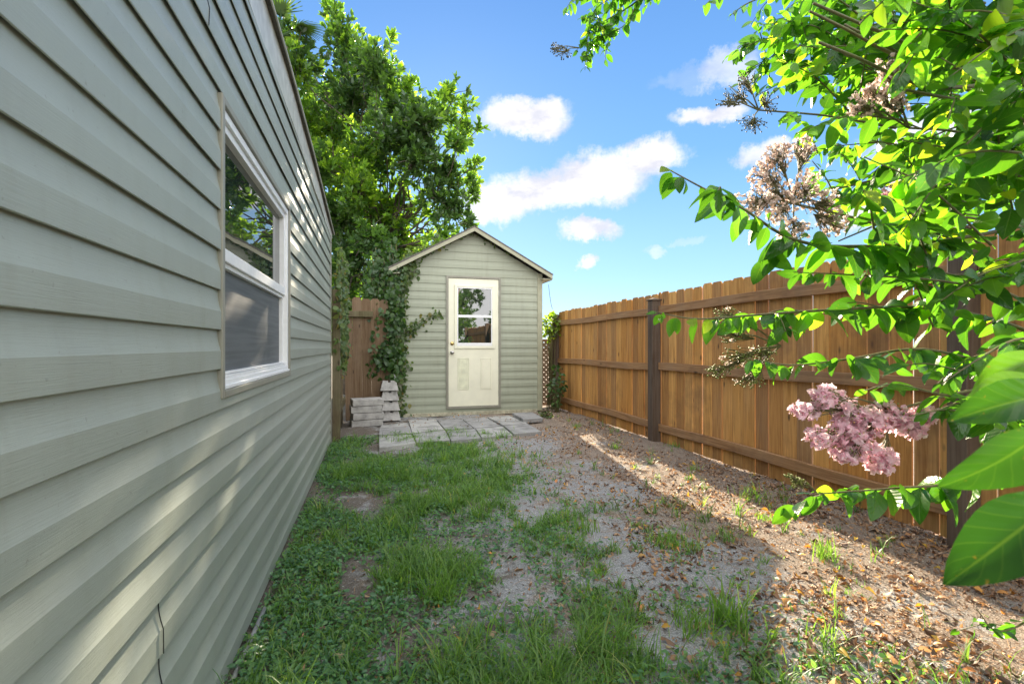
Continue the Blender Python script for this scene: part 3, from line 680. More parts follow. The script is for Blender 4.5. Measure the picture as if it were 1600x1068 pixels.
# ------------------------------------------------------------------ tree behind
TLV = leaf_template(4, 2, .42, .25, .12, 'ovate')
def rosettes(C0, out, n_leaf, L, spread=.9):
    "leaf clusters: C0 centres (N,3), out axis (N,3)"
    N = len(C0); T = np.repeat(C0, n_leaf, 0); A = np.repeat(out, n_leaf, 0)
    rd = rng.normal(size=(N*n_leaf, 3)); D = A*1.0+rd*spread*.75+np.array([0, 0, .15]); D /= np.linalg.norm(D, axis=1)[:, None]
    Nn = rng.normal(size=D.shape)*.55+np.array([0, 0, 1.]); 
    T = T-A*rng.random((N*n_leaf, 1))*L*.7
    return T, frames(D, Nn), L*rng.uniform(.65, 1.25, N*n_leaf)
def make_tree(name, label, base, blobs, dens, L, leafm, zr, trunk_r=.13, limb_to=None, nl=7, seed=3):
    r_ = np.random.default_rng(seed)
    t = thing(name, label, 'tree', (base[0], base[1], 0))
    mb = MB(); top = np.array((base[0]+.15, base[1], base[2]))
    mb.tube([(base[0], base[1], -.1), (base[0]+.05, base[1]+.03, base[2]*.4), (base[0]-.03, base[1], base[2]*.75), tuple(top)], [trunk_r*1.3, trunk_r, trunk_r*.85, trunk_r*.6], 10)
    mb.build('trunk', M['bark'], t, True)
    CC = []; OO = []; lm = MB()
    for bb in blobs:
        if len(bb) == 4: c = np.array(bb[:3], float); rad = bb[3]; px, py = bb[0]*50, bb[2]*50
        else: px, py, rp = bb; zc = r_.uniform(*zr); c = at(px, py, zc); rad = rp*zc/FPX
        n = int(dens*(rad/.6)**2.2*60)
        u = r_.normal(size=(n, 3)); u /= np.linalg.norm(u, axis=1)[:, None]
        rr = rad*r_.random(n)**.42*(.78+.35*np.sin(u[:, 0]*5+px)*np.cos(u[:, 2]*4+py))
        pt = c+u*rr[:, None]*np.array([1, 1.25, 1.0]); 
        o_ = u*.8+np.array([0, 0, .45])+(c-top)/np.linalg.norm(c-top)*.3; o_ /= np.linalg.norm(o_, axis=1)[:, None]
        CC.append(pt); OO.append(o_)
        s0 = top-np.array((0, 0, .3*r_.random())); pp = [s0+(c-s0)*f_+r_.normal(size=3)*(.16*math.sin(f_*3.14)) for f_ in np.linspace(0, 1, 7)]
        lm.tube(pp, np.linspace(trunk_r*.2, .006, 7), 6)
        for q in range(0, n, 5):
            m2 = c+(pt[q]-c)*.5+r_.normal(size=3)*.04
            lm.tube([tuple(c), tuple(m2), tuple(pt[q])], [.012, .008, .004], 3, False)
    lm.build('limbs', M['bark'], t, True)
    CC = np.concatenate(CC); OO = np.concatenate(OO)
    T, F, S = rosettes(CC, OO, nl, L)
    clump = np.repeat(np.clip(.45+.3*np.sin(CC[:, 0]*2.3+CC[:, 2]*1.9)+r_.normal(0, .22, len(CC)), 0, 1), nl)
    scatter('crown', TLV[0], TLV[1], F, T, S, leafm, t, TLV[2], clump)
    return t
BL = [(462, 100, 52), (535, 62, 42), (520, 22, 24), (590, 110, 46), (475, 190, 55), (550, 160, 60), (625, 165, 42), (700, 150, 30), (672, 190, 34), (730, 165, 18),
      (500, 260, 60), (575, 250, 62), (650, 250, 52), (715, 225, 26), (748, 200, 12), (745, 255, 18), (530, 340, 60), (610, 330, 60), (685, 310, 44), (738, 300, 20), (735, 345, 16),
      (545, 410, 52), (620, 390, 50), (690, 365, 34), (530, 460, 40), (590, 455, 38), (640, 430, 26), (440, 150, 40), (450, 50, 26), (570, 85, 30), (610, 60, 14), (640, 130, 20),
      (600, 210, 50), (520, 210, 50), (560, 300, 50), (580, 370, 40)]
make_tree('evergreen_tree', 'large bright green evergreen tree rising behind the shed and house', (.2, 10.6, 3.4), BL+[(648, 190, 42), (652, 228, 36), (640, 165, 30), (718, 385, 26), (690, 395, 30), (700, 270, 40), (720, 210, 28), (505, 420, 40), (525, 480, 34), (735, 280, 20), (690, 180, 30), (715, 330, 30)], 2.7, .13, M['treeleaf'], (8.7, 10.4))
# darker second tree further back fills gaps below; hidden top added to block sun
BL2 = [(600, 140, 50), (640, 205, 45), (560, 110, 50), (510, 150, 55), (540, 440, 60), (590, 480, 55), (480, 330, 70), (560, 360, 70), (640, 400, 50), (520, 260, 60), (560, 530, 60), (610, 560, 50), (520, 520, 60), (420, 250, 60)]
make_tree('shade_tree', 'dark leafy tree in shade behind the old picket fence', (-.6, 12.4, 2.6), BL2, 1.5, .15, M['treeleaf'], (11.2, 12.6), seed=9)

r_b = np.random.default_rng(31)
for i, (x_, y_b) in enumerate([(.5, -7.5), (3.6, -7.0), (6.8, -7.8)]):   # mirrored in the shed door's glass
    make_tree('garden_tree', ['rounded green tree mirrored in the shed door glass, behind the photographer', 'middle green tree behind the photographer, mirrored in the door glass', 'green tree behind the photographer by the fence line, mirrored in glass'][i], (x_, y_b, 1.5),
        [(x_+r_b.uniform(-1.4, 1.4), y_b+r_b.uniform(-.8, .8), z_, .8) for z_ in (.9, 1.3, 1.6, 2.0, 2.4, 2.8, 3.2, 3.6)], .55, .2, M['treeleaf'], None, seed=40+i)
# palm
palm = thing('fan_palm', 'fan palm with spiky fronds just above the house roof', 'palm', (-2.3, 8.6, 0))
pc = at(438, 48, 8.5)
palm.location = (pc[0], pc[1], 0); palm['org'] = [pc[0], pc[1], 0]
MB().tube([(pc[0]+.1, pc[1], -.1), (pc[0]+.05, pc[1], 3), tuple(pc-np.array((0, 0, .3)))], [.17, .15, .14], 12).build('trunk', M['bark'], palm, True)
r_2 = np.random.default_rng(8)
for i in range(15):
    a = r_2.uniform(0, 6.28); e = r_2.uniform(.1, 1.45)
    d = np.array((math.cos(a)*math.cos(e), math.sin(a)*math.cos(e), math.sin(e))); hub = pc+d*.28
    n = 15; fan = np.linspace(-1.25, 1.25, n); sd = np.cross(d, (0, 0, 1.)); sd /= np.linalg.norm(sd)
    Dv = np.cos(fan)[:, None]*d+np.sin(fan)[:, None]*sd; tv, tf, tu = leaf_template(5, 2, .095, .4, .22, 'blade')
    o = scatter('frond', tv, tf, frames(Dv, np.tile(np.cross(sd, d), (n, 1))), np.tile(hub, (n, 1)), .5-.1*np.abs(fan), M['palm'], palm, tu, np.full(n, r_2.random()))
    child(MB().tube([tuple(pc-np.array((0, 0, .1))), tuple(hub+d*.05)], [.014, .008], 5), 'stalk', M['palm'], o)

# ------------------------------------------------------------------ vines
IV = leaf_template(4, 4, .75, .2, .2, 'ovate')
def vine(name, label, paths, n, spread, L, m_, stem=.006, face=(0, -1, 0), seed=1, cat='vine'):
    r_ = np.random.default_rng(seed); t = thing(name, label, cat, tuple(paths[0][0]))
    mb = MB(); T = []; 
    for P in paths:
        P = np.array(P, float); k = max(4, int(np.linalg.norm(np.diff(P, axis=0), axis=1).sum()/.08))
        tt = np.linspace(0, len(P)-1, k); Q = np.stack([np.interp(tt, range(len(P)), P[:, j]) for j in range(3)], 1)
        Q[1:-1] += r_.normal(0, .012, (k-2, 3)); mb.tube(Q, np.linspace(stem, stem*.5, k), 5)
        L_ = np.linalg.norm(np.diff(P, axis=0), axis=1).sum(); nn = int(n*L_)
        T.append(Q[r_.integers(0, k, nn)]+r_.normal(0, 1, (nn, 3))*np.array(spread))
    mb.build('stems', M['twig'], t, True)
    T = np.concatenate(T); N = len(T); D = r_.normal(size=(N, 3))*.55+np.array([0, 0, -.75]); 
    Nn = np.array(face, float)+r_.normal(size=(N, 3))*.4
    scatter('leaves', IV[0], IV[1], frames(D, Nn), T, L*r_.uniform(.5, 1.2, N), m_, t, IV[2], r_.random(N))
    return t
y_ = SY-.05
def W(px, py): # point on the shed front wall
    a = (px-583)*math.cos(TH)/FPX; X_ = a*(math.cos(TH)*y_)/(1-a*math.sin(TH)); zc = X_*math.sin(TH)+y_*math.cos(TH)
    return (X_, y_, CAMZ+(HZ-py)/FPX*zc)
vine('shed_vine', 'leafy vine climbing the left front corner of the shed', [[W(628, 645), W(630, 560), W(628, 480), W(632, 420), W(640, 398)], [W(632, 420), W(655, 395), W(690, 378)], [W(630, 440), W(650, 420)]], 170, (.05, .02, .06), .075, M['ivypale'], seed=2)
vine('wall_vine', 'single vine shoot reaching sideways across the shed siding beside the door', [[W(630, 528), W(645, 510), W(660, 500), W(681, 489)]], 170, (.05, .012, .05), .07, M['ivypale'], seed=4)
vine('gable_vine', 'thin dry vine under the gable peak of the shed', [[W(694, 378), W(715, 370), W(735, 362), W(765, 378), W(790, 392)]], 45, (.03, .012, .02), .045, M['ivypale'], .004, seed=5)
paths = []
for i in range(15):
    px = 578+i*3.1; paths.append([at(px, 400+r_.uniform(-20, 20), 7.75), at(px+3, 470, 7.6), at(px+r_.uniform(-6, 6), 540, 7.55), at(px+4, r_.uniform(555, 592), 7.5)])
vine('ivy', 'thick dark hanging ivy between the old fence and the shed', paths, 75, (.05, .08, .05), .085, M['ivy'], seed=6, cat='ivy')
paths = []
for i in range(18):
    yy = 6.22+i*.055; paths.append([(-.40, yy+.1, 2.1+r_.uniform(-.1, .3)), (-.385, yy, 1.75), (-.39, yy+.03, r_.uniform(.75, 1.3))])
vine('hanging_vine', 'vines with drooping leaves hanging over the side fence at the house corner', paths, 90, (.025, .06, .05), .075, M['ivypale'], face=(1, -.7, 0), seed=7)
def mound(px, py, rx, ry, z, n, name, label, m_, L, cat, seed, stemto=0.):
    r_ = np.random.default_rng(seed); c = at(px, py, z); t = thing(name, label, cat, (c[0], c[1], 0))
    u = r_.normal(size=(n, 3)); u /= np.linalg.norm(u, axis=1)[:, None]; rr = r_.random((n, 1))**.5
    P = c+u*rr*np.array([rx*z/FPX, .18, ry*z/FPX]); P[:, 2] = np.maximum(P[:, 2], .02)
    mb = MB()
    for q in range(0, n, max(1, n//24)):
        mb.tube([(c[0]+r_.normal()*.04, c[1], 0), tuple((P[q]+np.array((c[0], c[1], 0)))/2+r_.normal(size=3)*.03), tuple(P[q])], [.006, .005, .002], 4, False)
    mb.build('stems', M['twig'], t, True)
    D = u*.8+r_.normal(size=(n, 3))*.5+np.array([0, 0, -.2]); scatter('leaves', IV[0], IV[1], frames(D, r_.normal(size=(n, 3))*.5+np.array([0, -.4, .8])), P, L*r_.uniform(.5, 1.2, n), m_, t, IV[2])
mound(860, 510, 15, 22, 8.9, 260, 'bush', 'yellow green leafy bush above the lattice beside the shed', M['bush'], .08, 'bush', 3)
mound(870, 605, 12, 36, 8.35, 130, 'weed', 'small dark weed growing at the far fence corner', M['ivy'], .08, 'weed', 4)
mound(852, 648, 10, 8, 7.9, 90, 'weed', 'low leafy weed at the right foot of the shed', M['ivypale'], .06, 'weed', 5)

# ------------------------------------------------------------------ crape myrtle
my = thing('crape_myrtle', 'crape myrtle with backlit green leaves and pink blossoms overhanging from the right', 'tree', (2.05, .35, 0))
TR = np.array((2.05, .35, 0.))
LV = leaf_template(8, 6, .56, .22, .28, 'ovate', .03)
leafT = []; leafD = []; leafN = []; leafS = []; leafR = []
brm = MB(); sun = np.array(SD)
mr = np.random.default_rng(21)
def smooth_path(P, k):
    P = np.array(P, float); n = len(P)
    if n == 2: return P[0]+(P[1]-P[0])*np.linspace(0, 1, k)[:, None]
    t = np.linspace(0, n-1, k); out_ = []
    Pe = np.vstack([2*P[0]-P[1], P, 2*P[-1]-P[-2]])
    for q in t:
        i = min(int(q), n-2); f = q-i; a, b, c, d = Pe[i], Pe[i+1], Pe[i+2], Pe[i+3]
        out_.append(.5*((2*b)+(-a+c)*f+(2*a-5*b+4*c-d)*f*f+(-a+3*b-3*c+d)*f**3))
    return np.array(out_)
def leafy(P, L=.065, sp=.032, r0=.003, droop=.75, skip=0., tip=True, young=False, rb=0., twigs=0.):
    P = smooth_path(P, 24); seg = np.linalg.norm(np.diff(P, axis=0), axis=1); Lt = seg.sum(); cum = np.concatenate([[0], np.cumsum(seg)])
    brm.tube(P, np.linspace(r0, .0012, len(P)), 5)
    s_ = Lt*skip; side = 1
    while s_ < Lt:
        i = min(np.searchsorted(cum, s_), len(P)-1); i = max(i, 1)
        p_ = P[i-1]+(P[i]-P[i-1])*((s_-cum[i-1])/(seg[i-1]+1e-9)); T = (P[i]-P[i-1])/(seg[i-1]+1e-9)
        S_ = np.cross(T, (0, 0, 1.)); S_ /= np.linalg.norm(S_)+1e-9
        for sd in ((side,) if mr.random() < .35 else (side, -side)):
            d = S_*sd*mr.uniform(.3, 1.3)+T*mr.uniform(-.1, 1.0)+np.array((0, 0, -droop*mr.uniform(.1, 1.5)))+mr.normal(size=3)*.32
            d /= np.linalg.norm(d)
            nn = np.array((0, 0, 1.))*.8+S_*sd*.5+mr.normal(size=3)*.55
            frac = s_/Lt; l_ = L*mr.uniform(.5, 1.18)*(1-.45*max(0, frac-.75)/.25)
            leafT.append(p_+d*.004); leafD.append(d); leafN.append(nn); leafS.append((l_*mr.uniform(.85, 1.1), l_, l_*mr.uniform(.5, 1.5)))
            leafR.append(np.clip(mr.normal(.45+rb, .22)+(.35*frac if young else .1*frac), 0, .97 if mr.random() > .02 else 1))
        if twigs and mr.random() < twigs:
            dt = S_*side*mr.uniform(.5, 1)+T*mr.uniform(.2, 1)+np.array((0, 0, mr.uniform(-.5, .5))); dt /= np.linalg.norm(dt); tl = mr.uniform(.07, .17)
            leafy([p_, p_+dt*tl*.5+np.array((0, 0, .008)), p_+dt*tl+np.array((0, 0, -.012))], L=L*.8, sp=sp*.8, r0=.0018, droop=droop*.6, rb=rb)
        s_ += sp*mr.uniform(.5, 1.5); side = -side
HUB = at(1700, 330, 1.55)
# trunks off to the right carrying limbs into view
mb = MB()
for (dx_, dy_, top) in ((0, 0, HUB), (.12, .08, at(1720, 120, 1.7)), (-.05, .1, at(1690, 560, 1.35)), (.1, -.12, at(1780, -260, 1.7))):
    b = TR+np.array((dx_, dy_, -.05)); top = np.array(top)
    mb.tube(smooth_path([b, b+(top-b)*.35+np.array((.08, .02, .1)), b+(top-b)*.7, top], 12), np.linspace(.035, .014, 12), 9)
mb.build('trunk', M['smoothbark'], my, True)
def B(pts, **k):
    k.setdefault('twigs', .13); leafy([at(*p_) for p_ in pts], **k)
T_ = tuple
# named branches, from the trunk side to the tip
B([(1700, 330, 1.5), (1500, 372, 1.25), (1330, 385, 1.12), (1235, 372, 1.08), (1160, 325, 1.05), (1095, 292, 1.03), (1040, 262, 1.02)], L=.086, sp=.024, r0=.006, skip=.45, droop=1.1)
B([(1700, 560, 1.4), (1560, 500, 1.32), (1430, 480, 1.28), (1300, 484, 1.25), (1180, 492, 1.22), (1090, 498, 1.2), (1022, 487, 1.18)], L=.08, sp=.027, r0=.006, skip=.25, droop=1.0, young=True)
B([(1700, 560, 1.4), (1600, 470, 1.2), (1480, 440, 1.15), (1350, 430, 1.12), (1240, 425, 1.1)], L=.076, sp=.028, r0=.005, skip=.2, droop=.7)
B([(1690, 590, 1.35), (1560, 570, 1.25), (1440, 545, 1.2), (1330, 560, 1.18), (1240, 570, 1.2), (1170, 560, 1.2)], L=.078, sp=.030, r0=.005, skip=.2, droop=.7)
B([(1690, 590, 1.35), (1600, 610, 1.1), (1500, 620, 1.0), (1400, 600, 1.0), (1350, 610, 1.0)], L=.078, sp=.034, r0=.005, skip=.1, droop=.5)
B([(1700, 620, 1.3), (1600, 690, 1.15), (1500, 750, 1.1), (1400, 762, 1.1), (1320, 768, 1.1), (1265, 772, 1.1)], L=.078, sp=.03, r0=.005, skip=.25, droop=.7)
B([(1700, 330, 1.5), (1600, 400, 1.4), (1500, 430, 1.3), (1400, 400, 1.3), (1320, 410, 1.3)], L=.064, sp=.03, r0=.005, skip=.1, droop=.6)
B([(1700, 330, 1.5), (1650, 380, 1.2), (1590, 410, 1.1), (1530, 430, 1.1), (1470, 470, 1.05)], L=.066, sp=.03, r0=.005, droop=.6)
B([(1690, 590, 1.3), (1640, 540, 1.0), (1590, 530, .95), (1530, 560, .95), (1470, 600, .95)], L=.064, sp=.032, r0=.004, droop=.5)
B([(1640, 640, 1.1), (1560, 650, 1.0), (1480, 640, .95), (1420, 650, .95)], L=.075, sp=.034, r0=.004, droop=.7)
B([(1700, 900, 1.6), (1620, 960, 1.4), (1560, 985, 1.35), (1525, 950, 1.35)], L=.06, sp=.032, r0=.004, droop=.4)
B([(1700, 120, 1.7), (1500, 60, 1.7), (1350, 40, 1.75), (1200, 60, 1.8), (1150, 85, 1.8)], L=.068, sp=.03, r0=.006, skip=.2)
B([(1780, -260, 1.7), (1400, -160, 2.0), (1150, -40, 2.3), (1040, -30, 2.4), (985, 10, 2.4), (935, 40, 2.4), (900, 80, 2.4)], L=.062, sp=.026, r0=.009, skip=.6, droop=.6)
B([(1150, -40, 2.3), (1060, -30, 2.35), (960, -10, 2.4), (905, -8, 2.4), (880, 20, 2.4)], L=.06, sp=.024, r0=.004, skip=.3, droop=.6)
B([(1040, -30, 2.4), (985, -5, 2.4), (960, 30, 2.4), (948, 75, 2.4)], L=.06, sp=.024, r0=.004, droop=.6)
B([(1040, -30, 2.4), (1000, 0, 2.4), (975, 40, 2.4), (930, 60, 2.4)], L=.06, sp=.022, r0=.003, droop=.6, twigs=.15)
B([(1100, -40, 2.3), (1010, -20, 2.4), (930, 15, 2.4), (915, 95, 2.4)], L=.06, sp=.022, r0=.003, droop=.6, twigs=.15)
B([(1500, 150, 1.8), (1350, 120, 1.8), (1250, 120, 1.85), (1180, 150, 1.9)], L=.066, sp=.026, r0=.004, droop=.6, twigs=.15)
B([(1500, 80, 1.8), (1350, 60, 1.8), (1250, 70, 1.85), (1165, 110, 1.9)], L=.066, sp=.026, r0=.004, droop=.6, twigs=.15)
B([(1150, -40, 2.3), (1120, -10, 2.3), (1100, 10, 2.3)], L=.06, sp=.028, r0=.004, droop=.6)
B([(1780, -260, 1.7), (1500, -120, 1.8), (1300, -40, 1.9), (1180, 0, 1.95), (1140, 25, 1.95)], L=.066, sp=.03, r0=.008, skip=.4)
# the upper right mass
def inside(px, py):
    edge = np.interp(py, [-80, 0, 60, 120, 180, 230, 300, 360, 420], [1130, 1165, 1165, 1180, 1215, 1245, 1290, 1330, 1390])
    return px > edge
cnt = 0
while cnt < 180:
    px, py = mr.uniform(1150, 1680), mr.uniform(-90, 415)
    if not inside(px, py): continue
    if py > 330 and px > 1480: continue
    if mr.random() > np.interp(px, [1150, 1300, 1450, 1600], [.75, .95, 1, 1]): continue
    zc = (mr.uniform(.95, 1.5) if mr.random() < .6 else mr.uniform(1.4, 2.3)) if px > 1330 else mr.uniform(1.35, 2.1)
    if px > 1430 and py > 300: continue
    if px > 1500 and mr.random() < .15: zc = mr.uniform(.7, .9)
    tipp = at(px, py, zc); src = at(1760, 150 if py < 200 else 330, 1.6); d = src-tipp; d /= np.linalg.norm(d)
    d = d+mr.normal(size=3)*.38; d /= np.linalg.norm(d); Ln = mr.uniform(.22, .42)
    mid = tipp+d*Ln*.5+np.array((0, 0, .03)); leafy([tipp+d*Ln+np.array((0, 0, -.0)), mid, tipp], L=.072, sp=.028, r0=.0032, droop=.55, rb=.13)
    cnt += 1
for i in range(24):   # limbs reaching to the mass
    px, py = mr.uniform(1250, 1600), mr.uniform(-60, 400); zc = mr.uniform(1.0, 2.0)
    brm.tube(smooth_path([at(1720, 250 if i % 2 else 60, 1.6), at((px+1720)/2, (py+250)/2-20, (zc+1.6)/2), at(px, py, zc)], 10), np.linspace(.008, .003, 10), 6)
# off-frame part of the crown (seen in the shed door's glass)
for i in range(60):
    c = np.array((mr.uniform(1.6, 3.1), mr.uniform(-1.2, .6), mr.uniform(1.0, 3.0))); d = mr.normal(size=3)*np.array((1, 1, .4)); d /= np.linalg.norm(d)
    leafy([c, c+d*.2+np.array((0, 0, .05)), c+d*.42], L=.07, sp=.04, r0=.004, droop=.5)
# large leaves close to the lens
def big(px, py, zc, dx, dy, dz, L, wf=1., n=(0, -.5, .7), rr=.5):
    d = RT*dx+np.array((0, 0, 1.))*(-dy)+FW*dz; nn = RT*n[0]+FW*n[1]+np.array((0, 0, 1.))*n[2]
    leafT.append(at(px, py, zc)); leafD.append(d/np.linalg.norm(d)); leafN.append(nn); leafS.append((L*wf*.9, L*.92, L*1.9)); leafR.append(rr)
big(1645, 615, .37, -1, .16, .12, .064, 1.05, (.15, -.9, .6), .3)
big(1628, 672, .33, -.72, .78, .05, .070, 1.05, (-.2, -1, .1), .28)
big(1655, 780, .34, -1, .78, .0, .096, .95, (-.1, -.7, .7), .0)  # darkest leaf tone stands in for shade cast by leaves around it
big(1660, 850, .40, -1, .35, .1, .06, 1.1, (.3, -.8, .4), .9)
big(1640, 560, .45, -.9, .1, .1, .065, 1.0, (.0, -.5, .9), .8)
big(1630, 600, .40, -.9, -.2, .1, .05, 1.0, (.0, -.5, .9), .85)
big(1600, 560, .55, -.5, .5, .1, .05, 1.0, (.0, -.5, .9), .9)
big(1640, 870, .5, -.9, .1, .1, .06, 1.0, (.0, -.5, .9), .6)
brm.tube(smooth_path([HUB, at(1760, 600, .7), at(1660, 720, .36), at(1625, 650, .36)], 10), np.linspace(.008, .0022, 10), 6)
brm.tube(smooth_path([HUB, at(1760, 700, .7), at(1680, 780, .38), at(1645, 815, .345)], 10), np.linspace(.008, .0022, 10), 6)
brm.build('branches', M['twig'], my, True)
LT = np.array(leafT); leafS = np.array(leafS)
scatter('foliage', LV[0], LV[1], frames(np.array(leafD), np.array(leafN)), LT, leafS, M['myrtle'], my, LV[2], np.array(leafR))

# blossoms
PT = leaf_template(3, 3, 1.1, -.5, -.35, 'oblong', .28)
def sphere_pts(k): 
    u = mr.normal(size=(k, 3)); return u/np.linalg.norm(u, axis=1)[:, None]
OCT = (np.array([(1,0,0),(-1,0,0),(0,1,0),(0,-1,0),(0,0,1),(0,0,-1)], float)*.5, [(0,2,4),(2,1,4),(1,3,4),(3,0,4),(2,0,5),(1,2,5),(3,1,5),(0,3,5)])
def panicle(label, base, lobes, m_, n_fl, n_bud, fl=.011, budm=None, bud_s=.0045, petals=6, src=None, nst=26, nm='flower_cluster', stamens=True):
    """lobes: list of (centre, radius vector) ellipsoids filled with florets"""
    st = MB(); base = np.array(base); cen = []; wts = np.array([np.prod(l_[1])**.6 for l_ in lobes]); wts /= wts.sum()
    for (c, rv), w_ in zip(lobes, wts):
        k = int((n_fl+n_bud)*w_)+1; u = sphere_pts(k)*mr.random((k, 1))**.4; cen.append(np.array(c)+u*np.array(rv))
        mid = (base+np.array(c))/2+np.array((0, 0, .01)); st.tube([tuple(base), tuple(mid), tuple(c)], [.0025, .002, .0014], 5)
        for q in range(0, k, max(1, k//nst)):
            e = cen[-1][q]; s0 = np.array(c)+(base-np.array(c))*mr.random()*.5
            st.tube([tuple(s0), tuple((s0+e)/2+mr.normal(size=3)*.003), tuple(e)], [.0011, .0009, .0006], 3, False)
    if src is not None: st.tube(smooth_path([src, (np.array(src)+base)/2+np.array((0, 0, .01)), base], 8), np.linspace(.004, .0025, 8), 5)
    A = np.concatenate(cen); mr.shuffle(A); FL = A[:n_fl]; BD = A[n_fl:n_fl+n_bud]
    main = st.build(nm, M['twig'], my, True)
    if label: main['label'] = label
    if n_fl:
        T = np.repeat(FL, petals, 0); D = sphere_pts(len(T))+np.array([0, -.25, .1]); Nn = sphere_pts(len(T))
        o = scatter('petals', PT[0], PT[1], frames(D, Nn), T, fl*mr.uniform(.7, 1.25, len(T)), m_, None, PT[2], np.clip(mr.normal(.5, .28, len(T))+.25*np.sin(T[:, 0]*30)*0, 0, 1)); o.parent = main
        if stamens:
            k = FL[::2]; k = k+sphere_pts(len(k))*fl*.35
            o = scatter('stamens', OCT[0], OCT[1], frames(sphere_pts(len(k)), sphere_pts(len(k))), k, np.full(len(k), fl*.32), M['stamen']); o.parent = main
    if n_bud:
        o = scatter('buds', OCT[0], OCT[1], frames(sphere_pts(len(BD)), sphere_pts(len(BD))), BD, bud_s*mr.uniform(.7, 1.2, len(BD)), budm or M['bud']); o.parent = main
def lobe(px, py, zc, rx, ry, rz=.03): return (at(px, py, zc), (rx*zc/FPX, rz, ry*zc/FPX))
z = 1.02
panicle('bright pink blossom cluster hanging low against the board fence', at(1400, 640, z), [lobe(1255, 640, z, 22, 12, .02), lobe(1290, 622, z, 26, 18), lobe(1325, 645, z, 34, 22), lobe(1290, 680, z, 34, 20), lobe(1340, 690, z, 34, 24), lobe(1385, 650, z, 30, 28), lobe(1375, 718, z, 24, 18), lobe(1350, 665, z, 40, 26), lobe(1410, 660, z, 24, 16), lobe(1320, 710, z, 22, 14)], M['petal'], 380, 300, .0118, src=at(1600, 600, 1.1))
panicle(None, at(1470, 640, z), [lobe(1445, 650, z, 22, 14, .02), lobe(1425, 672, z, 14, 12, .02)], M['petal'], 70, 34, .0122, src=at(1600, 600, 1.1))
z = 1.12
panicle('fading white and pale pink blossom panicle against the sky', at(1240, 318, z), [lobe(1175, 315, z, 28, 30), lobe(1195, 270, z, 30, 32), lobe(1215, 240, z, 26, 26), lobe(1255, 235, z, 24, 24), lobe(1300, 350, z, 26, 24), lobe(1220, 330, z, 32, 26), lobe(1260, 300, z, 38, 34), lobe(1240, 362, z, 34, 20), lobe(1295, 320, z, 26, 30), lobe(1210, 300, z, 30, 34)], M['palepetal'], 420, 330, .0072, M['darkbud'], .0042, 5, at(1450, 380, 1.3), 60)
z = 1.2
panicle('white blossom panicle among the upper leaves', at(1420, 200, z), [lobe(1385, 110, z, 18, 22), lobe(1370, 145, z, 24, 22), lobe(1345, 165, z, 20, 18), lobe(1400, 160, z, 20, 16)], M['palepetal'], 110, 120, .010, M['darkbud'], .0045, 5, at(1550, 220, 1.4), 40)
panicle('small white blossom panicle at the top edge of the view', at(1470, 60, 1.25), [lobe(1450, 10, 1.25, 12, 18), lobe(1440, 40, 1.25, 14, 14)], M['palepetal'], 45, 60, .009, M['darkbud'], .0045, 5, at(1560, 80, 1.4), 20)
panicle('small pink blossom panicle in the shaded leaves', at(1460, 340, 1.3), [lobe(1400, 300, 1.3, 18, 16), lobe(1430, 290, 1.3, 22, 16), lobe(1420, 325, 1.3, 18, 14)], M['petal'], 110, 60, .010, M['darkbud'], .0045, 5, at(1560, 350, 1.4), 30)
z = 1.5
panicle('brown seed pod panicle against the sky', at(1185, 172, z), [lobe(1150, 150, z, 26, 18), lobe(1175, 195, z, 30, 14), lobe(1130, 158, z, 16, 10), lobe(1165, 125, z, 18, 16), lobe(1200, 160, z, 20, 20)], M['petal'], 0, 260, .008, M['darkbud'], .0062, 5, at(1400, 200, 1.5), 60, nm='seed_pod_cluster', stamens=False)
panicle('small seed pod spray at the tip of the top branch', at(905, 75, 2.4), [lobe(878, 82, 2.4, 16, 12), lobe(866, 75, 2.4, 8, 8)], M['petal'], 0, 70, .008, M['darkbud'], .009, 5, None, 24, nm='seed_pod_cluster', stamens=False)
z = 1.32
panicle('yellow green bud panicle in front of the fence post', at(1220, 540, z), [lobe(1120, 580, z, 22, 12), lobe(1150, 560, z, 28, 20), lobe(1140, 520, z, 24, 18), lobe(1135, 490, z, 24, 12), lobe(1170, 595, z, 30, 12), lobe(1190, 555, z, 26, 20)], M['palepetal'], 14, 420, .009, M['bud'], .0062, 5, None, 60, nm='bud_cluster', stamens=False)
panicle('green bud tip on the lowest branch', at(1275, 768, 1.1), [lobe(1248, 755, 1.1, 14, 8), lobe(1238, 745, 1.1, 8, 5)], M['palepetal'], 0, 60, .009, M['bud'], .006, 5, None, 24, nm='bud_cluster', stamens=False)
panicle(None, at(1440, 350, 1.5), [lobe(1380, 385, 1.5, 26, 18), lobe(1410, 360, 1.5, 24, 14)], M['palepetal'], 0, 150, .009, M['bud'], .006, 5, at(1560, 350, 1.5), 30, nm='bud_cluster', stamens=False)

# ------------------------------------------------------------------ grass, ground cover, litter
def vnoise(x, y, s, seed):
    r_ = np.random.default_rng(seed); Gd = r_.random((64, 64)); u = x*s+seed*3.1; v = y*s+seed*1.7
    i = np.floor(u).astype(int); j = np.floor(v).astype(int); f = u-i; h = v-j; f = f*f*(3-2*f); h = h*h*(3-2*h)
    a = Gd[i % 64, j % 64]; b = Gd[(i+1) % 64, j % 64]; c = Gd[i % 64, (j+1) % 64]; d = Gd[(i+1) % 64, (j+1) % 64]
    return (a*(1-f)+b*f)*(1-h)+(c*(1-f)+d*f)*h
BARE = [(570, 785, 60, 28), (560, 912, 34, 50), (600, 702, 60, 14), (560, 660, 70, 22), (915, 760, 90, 30), (1000, 900, 90, 45), (860, 690, 60, 20), (1040, 1000, 90, 50), (800, 900, 40, 40), (950, 830, 70, 30), (900, 690, 120, 20), (830, 800, 45, 25), (880, 1000, 35, 40)]
